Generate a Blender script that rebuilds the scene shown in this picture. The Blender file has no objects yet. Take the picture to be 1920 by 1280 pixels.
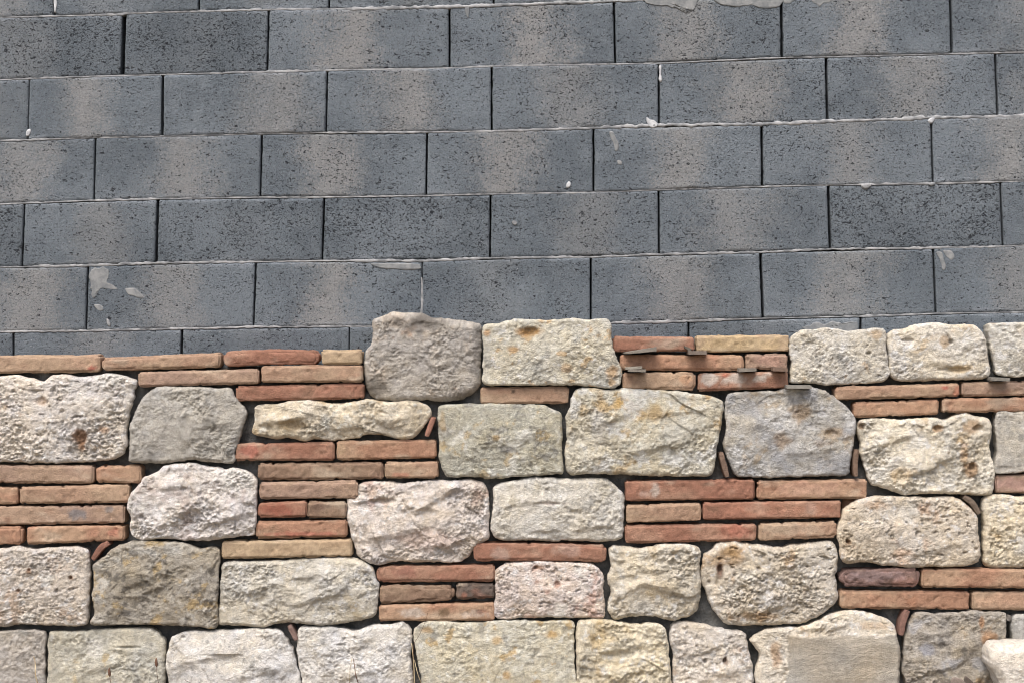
import bpy, math, random
import numpy as np
from mathutils import Vector
R = math.radians
random.seed(7)
S = bpy.context.scene
C = S.collection

# ------------------------------------------------------------------ camera, sky, sun, exposure
PX = 0.0016            # metres per photo pixel on the face of the lower masonry
D = 5.0                # camera distance from that face
ZC = 695 * PX          # eye height above the ground
cam = bpy.data.objects.new('camera', bpy.data.cameras.new('camera'))
C.objects.link(cam)
cam.location = (0, -D, ZC)
cam.rotation_euler = (R(90), 0, 0)
cam.data.sensor_width = 36
cam.data.lens = 36 * D / (1920 * PX)
cam.data.clip_end = 500
S.camera = cam
SUN_EL, SUN_AZ = 60, -24          # azimuth measured from straight in front of the wall, negative = left
w = bpy.data.worlds.new('World'); S.world = w; w.use_nodes = True
nt = w.node_tree; nt.nodes.clear()
sky = nt.nodes.new('ShaderNodeTexSky'); sky.sky_type = 'NISHITA'; sky.sun_disc = False
sky.sun_elevation = R(SUN_EL); sky.sun_rotation = R(180 - SUN_AZ)
sky.air_density = 1.0; sky.dust_density = 6.0; sky.ozone_density = 1.0; sky.altitude = 100
bg = nt.nodes.new('ShaderNodeBackground'); bg.inputs[1].default_value = 0.12
wo = nt.nodes.new('ShaderNodeOutputWorld')
nt.links.new(sky.outputs[0], bg.inputs[0]); nt.links.new(bg.outputs[0], wo.inputs[0])
sl = bpy.data.lights.new('sun', 'SUN'); sl.energy = 2.0; sl.angle = R(36); sl.color = (1, .975, .94)
so = bpy.data.objects.new('sun', sl); C.objects.link(so)
sd = Vector((math.sin(R(SUN_AZ)) * math.cos(R(SUN_EL)), -math.cos(R(SUN_AZ)) * math.cos(R(SUN_EL)), math.sin(R(SUN_EL))))
so.rotation_euler = sd.to_track_quat('Z', 'Y').to_euler(); so.location = sd * 10
S.view_settings.view_transform = 'Standard'; S.view_settings.look = 'None'
S.view_settings.exposure = 0.82; S.view_settings.gamma = 1; S.cycles.filter_width = 1.05; S.view_settings.use_curve_mapping = False

# ------------------------------------------------------------------ helpers
def W(px, py, y=0.0):
    """photo pixel -> world x, z on the plane at depth y"""
    k = PX * (D + y) / D
    return (px - 960) * k, ZC + (640 - py) * k
def lin(c):
    c = np.array(c, float) / 255
    return np.where(c <= .04045, c / 12.92, ((c + .055) / 1.055) ** 2.4)
def des(c, k):
    l = lin(c); return l * (1 - k) + (l @ np.array([.3, .59, .11])) * k
def hsh(ix, iy, iz, seed):
    h = (ix.astype(np.int64) * 374761393 + iy.astype(np.int64) * 668265263 + iz.astype(np.int64) * 2147483647 + seed * 1274126177) & 0xffffffff
    h = ((h ^ (h >> 13)) * 1274126177) & 0xffffffff
    h = ((h ^ (h >> 15)) * 2246822519) & 0xffffffff
    return h ^ (h >> 16)
def gn(P, f, seed=0, ax=(1, 1, 1)):
    """gradient noise about -1..1"""
    p = P * (np.array(ax) * f) + seed * 3.17
    i = np.floor(p); t = p - i; i = i.astype(np.int64)
    u = t * t * t * (t * (t * 6 - 15) + 10)
    out = 0
    for a in (0, 1):
        for b in (0, 1):
            for c in (0, 1):
                h = hsh(i[:, 0] + a, i[:, 1] + b, i[:, 2] + c, seed)
                g = ((h & 255) / 127.5 - 1) * (t[:, 0] - a) + (((h >> 8) & 255) / 127.5 - 1) * (t[:, 1] - b) + (((h >> 16) & 255) / 127.5 - 1) * (t[:, 2] - c)
                out = out + g * np.where(a, u[:, 0], 1 - u[:, 0]) * np.where(b, u[:, 1], 1 - u[:, 1]) * np.where(c, u[:, 2], 1 - u[:, 2])
    return out * 1.3
def fbm(P, f, n=4, seed=0, ax=(1, 1, 1), gain=.5):
    o = 0; a = 1
    for k in range(n):
        o = o + a * gn(P, f * 2.03 ** k, seed + k * 7, ax); a *= gain
    return o
def ridge(P, f, n=3, seed=0, ax=(1, 1, 1)):
    o = 0; a = 1
    for k in range(n):
        o = o + a * (1 - 2.4 * np.abs(gn(P, f * 2.1 ** k, seed + k * 11, ax))); a *= .5
    return o * .55
def cells(P, f, seed):
    """2D cell noise on x,z: nearest distance (cell units), cell hash 0..1"""
    q = P[:, [0, 2]] * f + seed * 1.37
    i = np.floor(q).astype(np.int64)
    best = np.full(len(q), 9.); hid = np.zeros(len(q)); ox = np.zeros((len(q), 2))
    for a in (-1, 0, 1):
        for b in (-1, 0, 1):
            h = hsh(i[:, 0] + a, i[:, 1] + b, i[:, 0] * 0, seed)
            c = np.stack([i[:, 0] + a + (h & 255) / 255, i[:, 1] + b + ((h >> 8) & 255) / 255], 1)
            d = np.hypot(*(q - c).T); m = d < best
            best = np.where(m, d, best); hid = np.where(m, ((h >> 16) & 1023) / 1023, hid)
            ox[m] = (q - c)[m]
    return best, hid, ox
def ss(x, a, b):
    t = np.clip((x - a) / (b - a), 0, 1); return t * t * (3 - 2 * t)
def mesh(name, V, F, mat, col=None, smooth=True):
    me = bpy.data.meshes.new(name)
    me.from_pydata([tuple(v) for v in V], [], [tuple(int(i) for i in f) for f in F])
    if col is not None:
        a = me.color_attributes.new('tint', 'FLOAT_COLOR', 'POINT')
        a.data.foreach_set('color', np.concatenate([np.clip(col, 0, 1), np.ones((len(col), 1))], 1).astype(np.float32).ravel())
    if smooth: me.polygons.foreach_set('use_smooth', [True] * len(me.polygons))
    me.materials.append(mat); me.update()
    return me
def link(name, me, loc=(0, 0, 0), parent=None):
    o = bpy.data.objects.new(name, me); C.objects.link(o); o.location = loc
    if parent: o.parent = parent
    return o
def tag(o, label, cat, group=None, kind=None):
    if label: o['label'] = label
    if cat: o['category'] = cat
    if group: o['group'] = group
    o['kind'] = kind or 'thing'
    return o

# ------------------------------------------------------------------ materials
def newmat(name):
    m = bpy.data.materials.new(name); m.use_nodes = True
    n = m.node_tree; n.nodes.clear()
    out = n.nodes.new('ShaderNodeOutputMaterial'); p = n.nodes.new('ShaderNodeBsdfPrincipled')
    n.links.new(p.outputs[0], out.inputs[0]); p.inputs['Roughness'].default_value = .92
    p.inputs['Specular IOR Level'].default_value = .2
    return m, n, p
class NB:
    def __init__(s, n): s.n = n
    def node(s, t, **k):
        x = s.n.nodes.new(t)
        for a, b in k.items(): setattr(x, a, b)
        return x
    def put(s, sock, v):
        if isinstance(v, bpy.types.NodeSocket): s.n.links.new(v, sock)
        elif v is not None: sock.default_value = v
    def math(s, op, a, b=None, clamp=False):
        x = s.node('ShaderNodeMath', operation=op, use_clamp=clamp); s.put(x.inputs[0], a)
        if b is not None: s.put(x.inputs[1], b)
        return x.outputs[0]
    def mapr(s, v, a, b, c=0., d=1.):
        x = s.node('ShaderNodeMapRange', interpolation_type='SMOOTHSTEP'); s.put(x.inputs[0], v)
        for i, q in zip((1, 2, 3, 4), (a, b, c, d)): s.put(x.inputs[i], q)
        return x.outputs[0]
    def noise(s, vec, sc, det=3., rough=.55, w=None, dist=0.):
        x = s.node('ShaderNodeTexNoise', noise_dimensions='4D' if w is not None else '3D')
        s.put(x.inputs['Vector'], vec); x.inputs['Scale'].default_value = sc; x.inputs['Detail'].default_value = det
        x.inputs['Roughness'].default_value = rough; x.inputs['Distortion'].default_value = dist
        if w is not None: s.put(x.inputs['W'], w)
        return x.outputs[0]
    def vor(s, vec, sc, feat='F1'):
        x = s.node('ShaderNodeTexVoronoi', feature=feat); s.put(x.inputs['Vector'], vec); x.inputs['Scale'].default_value = sc
        return x
    def mix(s, f, a, b, mode='MIX'):
        x = s.node('ShaderNodeMix', data_type='RGBA', blend_type=mode)
        s.put(x.inputs[0], f); s.put(x.inputs[6], a if not isinstance(a, (tuple, list)) else (*a[:3], 1)); s.put(x.inputs[7], b if not isinstance(b, (tuple, list)) else (*b[:3], 1))
        return x.outputs[2]
    def scale(s, vec, v):
        x = s.node('ShaderNodeMapping'); s.put(x.inputs[0], vec); x.inputs['Scale'].default_value = v
        return x.outputs[0]
    def bump(s, h, dist, strength=1., nrm=None):
        x = s.node('ShaderNodeBump'); x.inputs['Strength'].default_value = strength; x.inputs['Distance'].default_value = dist
        s.put(x.inputs['Height'], h)
        if nrm is not None: s.put(x.inputs['Normal'], nrm)
        return x.outputs[0]

def rough_mat(name, fine, pit, contrast, crag=1.2):
    """albedo comes from the piece's own tint (its real colour patches); this adds grain, fine pores and relief"""
    m, n, p = newmat(name); b = NB(n)
    pos = b.node('ShaderNodeNewGeometry').outputs['Position']
    at = b.node('ShaderNodeAttribute', attribute_name='tint').outputs['Color']
    f1 = b.noise(pos, 95, 4, .65); f2 = b.noise(pos, 330, 3, .6)
    v = b.math('ADD', b.math('MULTIPLY', f1, .6), b.math('MULTIPLY', f2, .4))
    k = b.mapr(v, .3, .7, 1 - contrast, 1 + contrast)
    comb = b.node('ShaderNodeCombineXYZ')
    for i in range(3): b.put(comb.inputs[i], k)
    c = b.mix(1., at, comb.outputs[0], 'MULTIPLY')
    pn = b.noise(b.scale(pos, (1, 1, 1.25)), 170, 3, .6, dist=.6)
    pm = b.mapr(pn, .64, .73)
    mask = b.mapr(b.noise(pos, 14, 2, .5), .42, .6)
    pm = b.math('MULTIPLY', b.math('MULTIPLY', pm, mask), pit)
    c = b.mix(b.math('MULTIPLY', pm, .45), c, (.14, .105, .07))
    b.put(p.inputs['Base Color'], c)
    cr = b.noise(b.scale(pos, (1, 1, 1.2)), 85, 5, .75, dist=.3)
    h = b.math('ADD', b.math('MULTIPLY', f1, .45), b.math('MULTIPLY', f2, .65))
    h = b.math('ADD', h, b.math('MULTIPLY', b.math('ABSOLUTE', b.math('SUBTRACT', cr, .5)), crag))
    h = b.math('SUBTRACT', h, b.math('MULTIPLY', pm, .8))
    b.put(p.inputs['Normal'], b.bump(h, fine))
    return m
M_STONE = rough_mat('rough_limestone', .011, 1., .17, 1.5)
M_SMOOTH = rough_mat('smooth_grey_stone', .006, .3, .14, 1.)
M_BRICK = rough_mat('fired_clay', .0045, .9, .16, .8)
M_SLATE = rough_mat('slate', .0015, .1, .12)

def block_mat():
    m, n, p = newmat('lightweight_concrete'); b = NB(n)
    tc = b.node('ShaderNodeTexCoord'); pos = b.node('ShaderNodeNewGeometry').outputs['Position']
    oi = b.node('ShaderNodeObjectInfo'); sep = b.node('ShaderNodeSeparateColor'); b.put(sep.inputs[0], oi.outputs['Color'])
    cen, stren, tone, pore = sep.outputs[0], sep.outputs[1], sep.outputs[2], oi.outputs['Alpha']
    gx = b.node('ShaderNodeSeparateXYZ'); b.put(gx.inputs[0], tc.outputs['Generated'])
    warp = b.math('ADD', b.math('MULTIPLY', b.math('SUBTRACT', b.noise(pos, 6, 4, .6), .5), .55), b.math('MULTIPLY', b.math('SUBTRACT', b.noise(pos, 150, 2, .6), .5), .42))
    dx = b.math('ABSOLUTE', b.math('ADD', b.math('SUBTRACT', gx.outputs[0], cen), warp))
    band = b.mapr(dx, .29, .0); band = b.math('MULTIPLY', band, stren)
    big = b.noise(pos, 3.1, 3, .6); mid = b.noise(pos, 22, 4, .6); fine = b.noise(pos, 260, 3, .7)
    dark = (.108, .127, .146); blue = (.148, .171, .193); brown = (.228, .230, .229)
    c = b.mix(b.mapr(big, .35, .65), dark, blue)
    c = b.mix(b.mapr(mid, .4, .75, 0., .35), c, (.185, .205, .225))
    c = b.mix(b.math('MULTIPLY', band, b.mapr(mid, .1, .7, .6, 1.)), c, brown)
    # pale bloom along the lower and upper arrises
    ez = b.math('ABSOLUTE', b.math('SUBTRACT', gx.outputs[2], .5))
    ed = b.math('MULTIPLY', b.mapr(b.math('ADD', ez, b.math('MULTIPLY', b.math('SUBTRACT', big, .5), .25)), .40, .5), b.mapr(mid, .3, .7, .05, .55))
    c = b.mix(ed, c, (.27, .30, .335))
    grit = b.noise(pos, 130, 3, .75)
    k = b.math('ADD', b.math('ADD', b.math('MULTIPLY', fine, .55), b.math('MULTIPLY', grit, .75)), .35)
    k = b.math('MULTIPLY', k, b.math('ADD', tone, .5))
    comb = b.node('ShaderNodeCombineXYZ')
    for i in range(3): b.put(comb.inputs[i], k)
    c = b.mix(1., c, comb.outputs[0], 'MULTIPLY')
    # open pores: wriggly holes, inner shade painted near-black into the colour, denser in drifts
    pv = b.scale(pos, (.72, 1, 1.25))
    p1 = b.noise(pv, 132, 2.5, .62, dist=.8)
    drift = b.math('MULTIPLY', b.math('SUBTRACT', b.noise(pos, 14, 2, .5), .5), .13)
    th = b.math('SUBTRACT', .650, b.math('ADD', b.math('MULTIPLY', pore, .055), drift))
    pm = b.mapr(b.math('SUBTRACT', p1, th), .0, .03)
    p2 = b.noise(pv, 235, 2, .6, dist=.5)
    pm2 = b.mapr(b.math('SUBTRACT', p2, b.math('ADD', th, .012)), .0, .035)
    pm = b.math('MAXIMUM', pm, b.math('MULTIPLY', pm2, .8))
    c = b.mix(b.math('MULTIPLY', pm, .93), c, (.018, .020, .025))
    sp = b.noise(pos, 210, 1, .5)
    c = b.mix(b.mapr(sp, .74, .80, 0., .6), c, (.42, .44, .46))
    b.put(p.inputs['Base Color'], c)
    h = b.math('SUBTRACT', b.math('ADD', b.math('MULTIPLY', fine, .5), b.math('MULTIPLY', grit, .6)), pm)
    b.put(p.inputs['Normal'], b.bump(h, .0052))
    return m
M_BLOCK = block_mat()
def simple_mat(name, c1, c2, sc, bump=.003, rough=.95):
    m, n, p = newmat(name); b = NB(n)
    pos = b.node('ShaderNodeNewGeometry').outputs['Position']
    f = b.noise(pos, sc, 5, .6); g = b.noise(pos, sc * 6, 3, .6)
    c = b.mix(b.mapr(f, .35, .65), c1, c2)
    b.put(p.inputs['Base Color'], c); p.inputs['Roughness'].default_value = rough
    b.put(p.inputs['Normal'], b.bump(b.math('ADD', f, b.math('MULTIPLY', g, .5)), bump))
    return m
M_MORTAR = simple_mat('pale_mortar', (.15, .157, .165), (.34, .345, .35), 24)
M_FILM = simple_mat('grey_cement_film', (.15, .16, .168), (.20, .207, .212), 40, .0015)
M_SMEAR = simple_mat('mortar_film', (.155, .165, .172), (.245, .25, .25), 40, .0015)
M_WHITE = simple_mat('white_mortar', (.36, .37, .39), (.54, .55, .56), 60, .002)
M_BED = simple_mat('dark_mortar', (.075, .078, .080), (.16, .16, .155), 25, .01)
M_GROUND = simple_mat('dry_earth', (.13, .10, .07), (.26, .22, .16), 3, .02)
M_STRAW = simple_mat('dry_straw', (.30, .22, .13), (.62, .52, .34), 30, .0005)
M_STEM = simple_mat('dead_stem', (.08, .045, .03), (.16, .09, .06), 30, .0005)

# ------------------------------------------------------------------ shape builders
def catmull(P, n):
    P = np.array(P, float); m = len(P); out = []
    for i in range(m):
        a, b_, c, d = P[(i - 1) % m], P[i], P[(i + 1) % m], P[(i + 2) % m]
        k = max(2, int(np.hypot(*(c - b_)) / n))
        for t in np.arange(k) / k:
            out.append(.5 * (2 * b_ + (c - a) * t + (2 * a - 5 * b_ + 4 * c - d) * t * t + (3 * b_ - a - 3 * c + d) * t ** 3))
    return np.array(out)

def stone_mesh(name, pts, mat, rgb, y0=0., depth=.105, rim=.016, amp=.008, kind='rough', seed=1, step=.0027,
               stains=(), blobs=(), hollows=(), bulge=.007, jag=.0036, flat=None, ridges=()):
    out = catmull([W(x, y, y0) for x, y in pts], .004)
    cx, cz = (out.min(0) + out.max(0)) / 2
    out = out - (cx, cz)
    P3 = np.stack([out[:, 0] + cx, np.full(len(out), y0), out[:, 1] + cz], 1)
    r0 = np.hypot(out[:, 0], out[:, 1])
    jj = 1 + (jag * fbm(P3, 38, 4, seed, gain=.65)) / r0
    out = out * jj[:, None]
    hw, hh = np.abs(out[:, 0]).max(), np.abs(out[:, 1]).max()
    th = np.arctan2(out[:, 1], out[:, 0]); o = np.argsort(th); th = th[o]; rr = np.hypot(out[o, 0], out[o, 1])
    tt = np.concatenate([th - 2 * np.pi, th, th + 2 * np.pi]); rt = np.tile(rr, 3)
    nu, nv = max(8, int(2 * hw / step)), max(8, int(2 * hh / step))
    def warp(a):   # a little denser at the rim
        return np.sign(a) * (1 - (1 - np.abs(a)) ** 1.15)
    u = warp(np.linspace(-1, 1, nu + 1)); v = warp(np.linspace(-1, 1, nv + 1))
    U, Vv = np.meshgrid(u, v); U = U.ravel(); Vv = Vv.ravel()
    s = np.maximum(np.abs(U), np.abs(Vv)); ang = np.arctan2(Vv * hh, U * hw)
    rad = np.interp(ang, tt, rt) * s
    X, Z = np.cos(ang) * rad, np.sin(ang) * rad
    d = np.full(len(X), 1e9)
    for k in range(0, len(X), 4000):
        q = np.stack([X[k:k + 4000], Z[k:k + 4000]], 1)
        d[k:k + 4000] = np.sqrt(((q[:, None, :] - out[None]) ** 2).sum(2).min(1))
    d = np.where(s >= .9999, 0, d)
    P = np.stack([X + cx, np.full(len(X), y0), Z + cz], 1)
    rimv = rim * (1 + .5 * gn(P, 11, seed + 5))
    e = np.clip(d / rimv, 0, 1)
    rimv = rimv * .80 * (1 + .35 * gn(P, 40, seed + 6)); e = np.clip(d / rimv, 0, 1)
    edge = rimv * (1 - np.clip(1 - (1 - e) ** 2, 0, 1) ** .62)
    Q = P + np.stack([gn(P, 9, seed + 31), gn(P, 9, seed + 32), gn(P, 9, seed + 33)], 1) * .03
    Q2 = P + np.stack([gn(P, 34, seed + 61), gn(P, 34, seed + 62), gn(P, 34, seed + 63)], 1) * .005
    lm = .35 + 1.25 * ss(fbm(Q, 8, 3, seed + 66), -.35, .55)     # rougher and calmer areas
    if kind == 'rough':      # broken faces: facets + ridges
        cd, ch, off = cells(Q, 13, seed)
        fac = ((ch * 7.3 % 1 - .5) * off[:, 0] + (ch * 13.7 % 1 - .5) * off[:, 1]) * 2.6 * (1 - ss(cd, .25, .66))
        cd2, ch2, off2 = cells(Q2, 42, seed + 4)
        cd3, ch3, off3 = cells(P, 95, seed + 8)
        fac3 = ((ch3 * 7.3 % 1 - .5) * off3[:, 0] + (ch3 * 13.7 % 1 - .3) * off3[:, 1]) * 1.6
        fac2 = ((ch2 * 7.3 % 1 - .5) * off2[:, 0] + (ch2 * 13.7 % 1 - .3) * off2[:, 1]) * 2.0 * (1 - .7 * ss(cd2, .3, .7))
        cb, chb, offb = cells(Q, 6.5, seed + 13)
        big = ((chb * 7.3 % 1 - .5) * offb[:, 0] + (chb * 13.7 % 1 - .5) * offb[:, 1] * 1.3) * 3.2 * (1 - ss(cb, .22, .62))
        h = .95 * big + .70 * fac + .40 * fbm(Q, 7, 2, seed + 14, (1, 1, 1.4)) + .45 * ridge(Q, 14, 2, seed, (1, 1, 1.3)) + lm * (.36 * fac2 + .26 * fbm(Q2, 60, 3, seed + 3, gain=.9, ax=(1, 1, 1.2)) * 1.15 + .22 * fac3)
    elif kind == 'pit':      # travertine: knobbly with many dents
        h = .85 * fbm(Q, 8, 2, seed, (1, 1, 1.3)) + .35 * ridge(Q2, 18, 2, seed, (1, 1, 1.4)) + lm * .58 * fbm(Q2, 60, 3, seed + 3, gain=.9, ax=(1, 1, 1.2))
        pn = fbm(Q2, 48, 3, seed + 5, ax=(.8, 1, 1.4), gain=.6) + .35 * fbm(Q, 12, 2, seed + 6)
        h = h - ss(pn, .42, .80) * .9
    else:
        cd, ch, off = cells(Q, 7, seed)
        h = .5 * fbm(Q, 6, 3, seed) + .28 * ridge(Q, 11, 3, seed) + lm * .30 * fbm(Q2, 44, 4, seed + 4, gain=.85) + .6 * ((ch * 7.3 % 1 - .5) * off[:, 0]) * (1 - ss(cd, .25, .6))
    h = h * amp * 1.08
    for (hx, hy, ax, ay, dep) in hollows:
        a, b_ = W(hx, hy, y0)
        qd = np.hypot((X + cx - a) / (ax * PX), (Z + cz - b_) / (ay * PX)) + .25 * gn(P, 60, seed + 9)
        h = h - dep * (1 - ss(qd, .35, 1.05))
    for (ax_, ay_, bx_, by_, wa, wb, hg) in ridges:      # broken ledges: gentle above, steep below
        a = np.array(W(ax_, ay_, y0)); b_ = np.array(W(bx_, by_, y0)); ln = np.hypot(*(b_ - a)); t = (b_ - a) / ln
        dx_, dz_ = X + cx - a[0], Z + cz - a[1]
        al = dx_ * t[0] + dz_ * t[1]; q = dx_ * t[1] - dz_ * t[0] + .007 * fbm(P, 18, 3, seed + 70, gain=.6)
        if t[0] < 0: q = -q
        pr = np.where(q < 0, np.clip(1 + q / (wa * PX), 0, 1), np.clip(1 - q / (wb * PX), 0, 1))
        endf = ss(al, -.02, .03) * (1 - ss(al, ln - .03, ln + .02))
        h = h + hg * pr * endf
    fm = np.zeros(len(X))
    if flat is not None:
        fp = np.array([W(x, y, y0) for x, y in flat])
        inside = np.ones(len(X), bool); dist = np.full(len(X), 1e9)
        for i in range(len(fp)):
            a, b_ = fp[i], fp[(i + 1) % len(fp)]; t = (b_ - a) / np.hypot(*(b_ - a)); nn = np.array([t[1], -t[0]])
            dist = np.minimum(dist, ((X + cx) - a[0]) * nn[0] * -1 + ((Z + cz) - a[1]) * nn[1] * -1) if False else np.minimum(dist, (X + cx - a[0]) * -nn[0] * -1 + (Z + cz - a[1]) * nn[1])
        fm = ss(dist + .008 * fbm(P, 20, 4, seed + 8, gain=.7), .000, .008)
        h = h * (1 - fm) + fm * (.011 + .0013 * fbm(P, 22, 4, seed, (.6, 1, 1.6), .7)) 
    wgt = ss(d, -.002, rim * .9)
    dome = bulge * ss(d, 0, min(hw, hh) * .9)
    Y = y0 + edge - h * wgt - dome * (1 - fm)
    VF = np.stack([X + cx, Y, Z + cz], 1)
    idx = np.arange((nu + 1) * (nv + 1)).reshape(nv + 1, nu + 1)
    F = [(idx[j, i], idx[j, i + 1], idx[j + 1, i + 1], idx[j + 1, i]) for j in range(nv) for i in range(nu)]
    loop = list(idx[0, :-1]) + list(idx[:-1, -1]) + list(idx[-1, :0:-1]) + list(idx[:0:-1, 0])
    base = VF[loop]; L = len(loop); prev = np.array(loop); extra = []; n0 = len(VF)
    for q, t in enumerate((.08, .2, .4, .7, 1.)):
        y = y0 + rim + depth * t
        k = 1 - .06 * t
        lp = np.stack([cx + (base[:, 0] - cx) * k, np.full(L, y), cz + (base[:, 2] - cz) * k], 1)
        nz = fbm(lp, 22, 3, seed + 20) * .004
        lp[:, 0] += nz * np.sign(base[:, 0] - cx); lp[:, 2] += nz * np.sign(base[:, 2] - cz)
        lp[:, 1] = np.maximum(y, base[:, 1] + .001 * (q + 1))
        cur = n0 + q * L + np.arange(L)
        for i in range(L):
            j = (i + 1) % L
            F.append((prev[j], prev[i], cur[i], cur[j]))
        extra.append(lp); prev = cur
    F.append(tuple(prev[::-1]) )
    V = np.concatenate([VF] + extra)
    # colour: real patches of the stone
    A = V.copy(); A[:, 1] = A[:, 1] * .5
    if kind == 'smooth' or mat is M_SMOOTH: va = .7
    else: va = 1.
    col = np.tile(des(rgb, .33) * np.array([1.15, 1.12, 1.08]), (len(V), 1))
    col *= (1 + .16 * fbm(A, 7, 3, seed + 40))[:, None] * (1 + .20 * fbm(A, 50, 3, seed + 41, gain=.9))[:, None]
    warm = (fbm(A, 9, 3, seed + 44) + .6 * fbm(A, 34, 2, seed + 45))[:, None] * .09 * va
    col = col * (1 + warm * np.array([.6, .1, -1.]))
    for si, (c, amt, f, sharp) in enumerate(stains):
        n_ = fbm(A + seed * .37, f, 4, seed + 50 + si * 9, gain=.62)
        t = ss(n_, .75 - amt - sharp, .75 - amt + sharp) * min(1, .55 + amt)
        col = col * (1 - t[:, None] * .85) + des(c, .16) * 1.1 * t[:, None] * .85
    sp = ss(fbm(A, 62, 3, seed + 90, gain=.7) + .5 * fbm(A, 12, 2, seed + 91), .45, .95)[:, None] * .55 * va
    col = col * (1 - sp) + des(rgb, .3) * .40 * sp
    sp = ss(fbm(A, 50, 3, seed + 94, gain=.7) + .5 * fbm(A, 9, 2, seed + 95), .25, .80)[:, None] * .6 * va
    col = col * (1 - sp) + np.minimum(des(rgb, .4) * 1.7, .84) * sp
    for (hx, hy, ax, ay, c, stg) in blobs:
        a, b_ = W(hx, hy, y0)
        qd = np.hypot((V[:, 0] - a) / (ax * PX), (V[:, 2] - b_) / (ay * PX)) + .55 * fbm(A, 30, 3, seed + 77)
        t = (1 - ss(qd, .4, 1.15)) * stg
        col = col * (1 - t[:, None]) + lin(c) * t[:, None]
    if flat is not None:
        t = np.concatenate([fm, np.zeros(len(V) - len(fm))])[:, None]
        fc = lin((180, 173, 161)) * 1.08 * (1 + .22 * fbm(A, 12, 4, 3, (.5, 1, 1.4), .7) + .12 * fbm(A, 70, 3, 5))[:, None]
        fc = fc * (1 + .12 * gn(A, 8, 17)[:, None] * np.array([1, .2, -1]))
        col = col * (1 - t) + fc * t
        sp = (ss(fbm(A, 46, 4, 23, gain=.7), .35, .9)[:, None]) * t * .4; col = col * (1 - sp) + lin((196, 192, 184)) * sp
    V = V - np.array([cx, y0, cz])
    me = mesh(name, V, F, mat, col)
    return me, (cx, y0, cz)

def slab_mesh(name, quad, y0, depth, mat, colf, rad=.005, step=.004, jag=.0012, seed=1, endr=(0, 0), sag=0., chips=1.):
    """a squared piece; quad = xl, xr, top left y, top right y, bottom left y, bottom right y in photo pixels"""
    xl, xr, tl, tr, bl, br = quad
    X0, _ = W(xl, 0, y0); X1, _ = W(xr, 0, y0)
    zz = lambda y: W(0, y, y0)[1]
    w_ = X1 - X0; h_ = (zz(tl) + zz(tr) - zz(bl) - zz(br)) / 2
    nx, nz, ny = max(4, int(w_ / step)), max(4, int(h_ / step)), max(4, min(14, int(depth / .009)))
    ids = {}; Vg = []; F = []
    def vid(i, j, k):
        if (i, j, k) not in ids: ids[(i, j, k)] = len(Vg); Vg.append((i, j, k))
        return ids[(i, j, k)]
    for i in range(nx):
        for j in range(nz):
            F.append((vid(i, 0, j), vid(i + 1, 0, j), vid(i + 1, 0, j + 1), vid(i, 0, j + 1)))
            F.append((vid(i, ny, j), vid(i, ny, j + 1), vid(i + 1, ny, j + 1), vid(i + 1, ny, j)))
    for i in range(nx):
        for k in range(ny):
            F.append((vid(i, k, nz), vid(i + 1, k, nz), vid(i + 1, k + 1, nz), vid(i, k + 1, nz)))
            F.append((vid(i, k, 0), vid(i, k + 1, 0), vid(i + 1, k + 1, 0), vid(i + 1, k, 0)))
    for j in range(nz):
        for k in range(ny):
            F.append((vid(0, k, j), vid(0, k, j + 1), vid(0, k + 1, j + 1), vid(0, k + 1, j)))
            F.append((vid(nx, k, j), vid(nx, k + 1, j), vid(nx, k + 1, j + 1), vid(nx, k, j + 1)))
    G = np.array(Vg, float)
    def wp(a): return np.sign(a) * (1 - (1 - np.abs(a)) ** 1.35)
    a = wp(G[:, 0] / nx * 2 - 1) * w_ / 2; c = wp(G[:, 2] / nz * 2 - 1) * h_ / 2
    b_ = ((G[:, 1] / ny) ** 1.6 * 2 - 1) * depth / 2
    er = np.where(a < 0, endr[0], endr[1]) * h_ * .5 + rad
    hx, hy, hz = w_ / 2, depth / 2, h_ / 2
    rx = np.minimum(er, hx * .9); rz = np.minimum(er, hz * .98); ry = np.full(len(a), rad)
    lim = lambda v, h, r: np.clip(v, -(h - r), h - r)
    ia, ib, ic = lim(a, hx, rx), lim(b_, hy, ry), lim(c, hz, rz)
    dv = np.stack([(a - ia) / rx, (b_ - ib) / ry, (c - ic) / rz], 1)
    L = np.linalg.norm(dv, axis=1); mx = np.abs(dv).max(1)
    k = np.where(L > 1e-6, mx / np.maximum(L, 1e-6), 1)
    dv = dv * k[:, None]
    N = dv / np.maximum(np.linalg.norm(dv, axis=1), 1e-6)[:, None]
    x, y, z = ia + dv[:, 0] * rx, ib + dv[:, 1] * ry, ic + dv[:, 2] * rz
    cx, cz = (X0 + X1) / 2, (zz(tl) + zz(tr) + zz(bl) + zz(br)) / 4
    u = (x / w_ + .5); t = (z / h_ + .5)
    ztop = zz(tl) * (1 - u) + zz(tr) * u; zbot = zz(bl) * (1 - u) + zz(br) * u
    z = zbot * (1 - t) + ztop * t - cz + sag * (1 - (2 * u - 1) ** 2)
    P = np.stack([x + cx, y + y0 + depth / 2, z + cz], 1)
    nrm = np.where(np.abs(dv) > .3, dv, 0)
    # arrises crumble more than faces
    edge = ss(L * (mx > .9), 1.05, 1.35)
    n1 = fbm(P, 22, 4, seed, gain=.65); n2 = fbm(P, 62, 3, seed + 3, gain=.7)
    disp = jag * (.9 * n1 + .5 * n2) - edge * chips * .003 * np.clip(n1 + .4, 0, 2)
    cd, ch, _ = cells(P, 42, seed + 6)
    disp -= (ch > .86) * (1 - ss(cd, .05, .35)) * .0022 * chips
    P = P + nrm * disp[:, None]
    col = colf(P, seed)
    V = P - np.array([cx, y0, cz])
    return mesh(name, V, F, mat, col), (cx, y0, cz)

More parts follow.
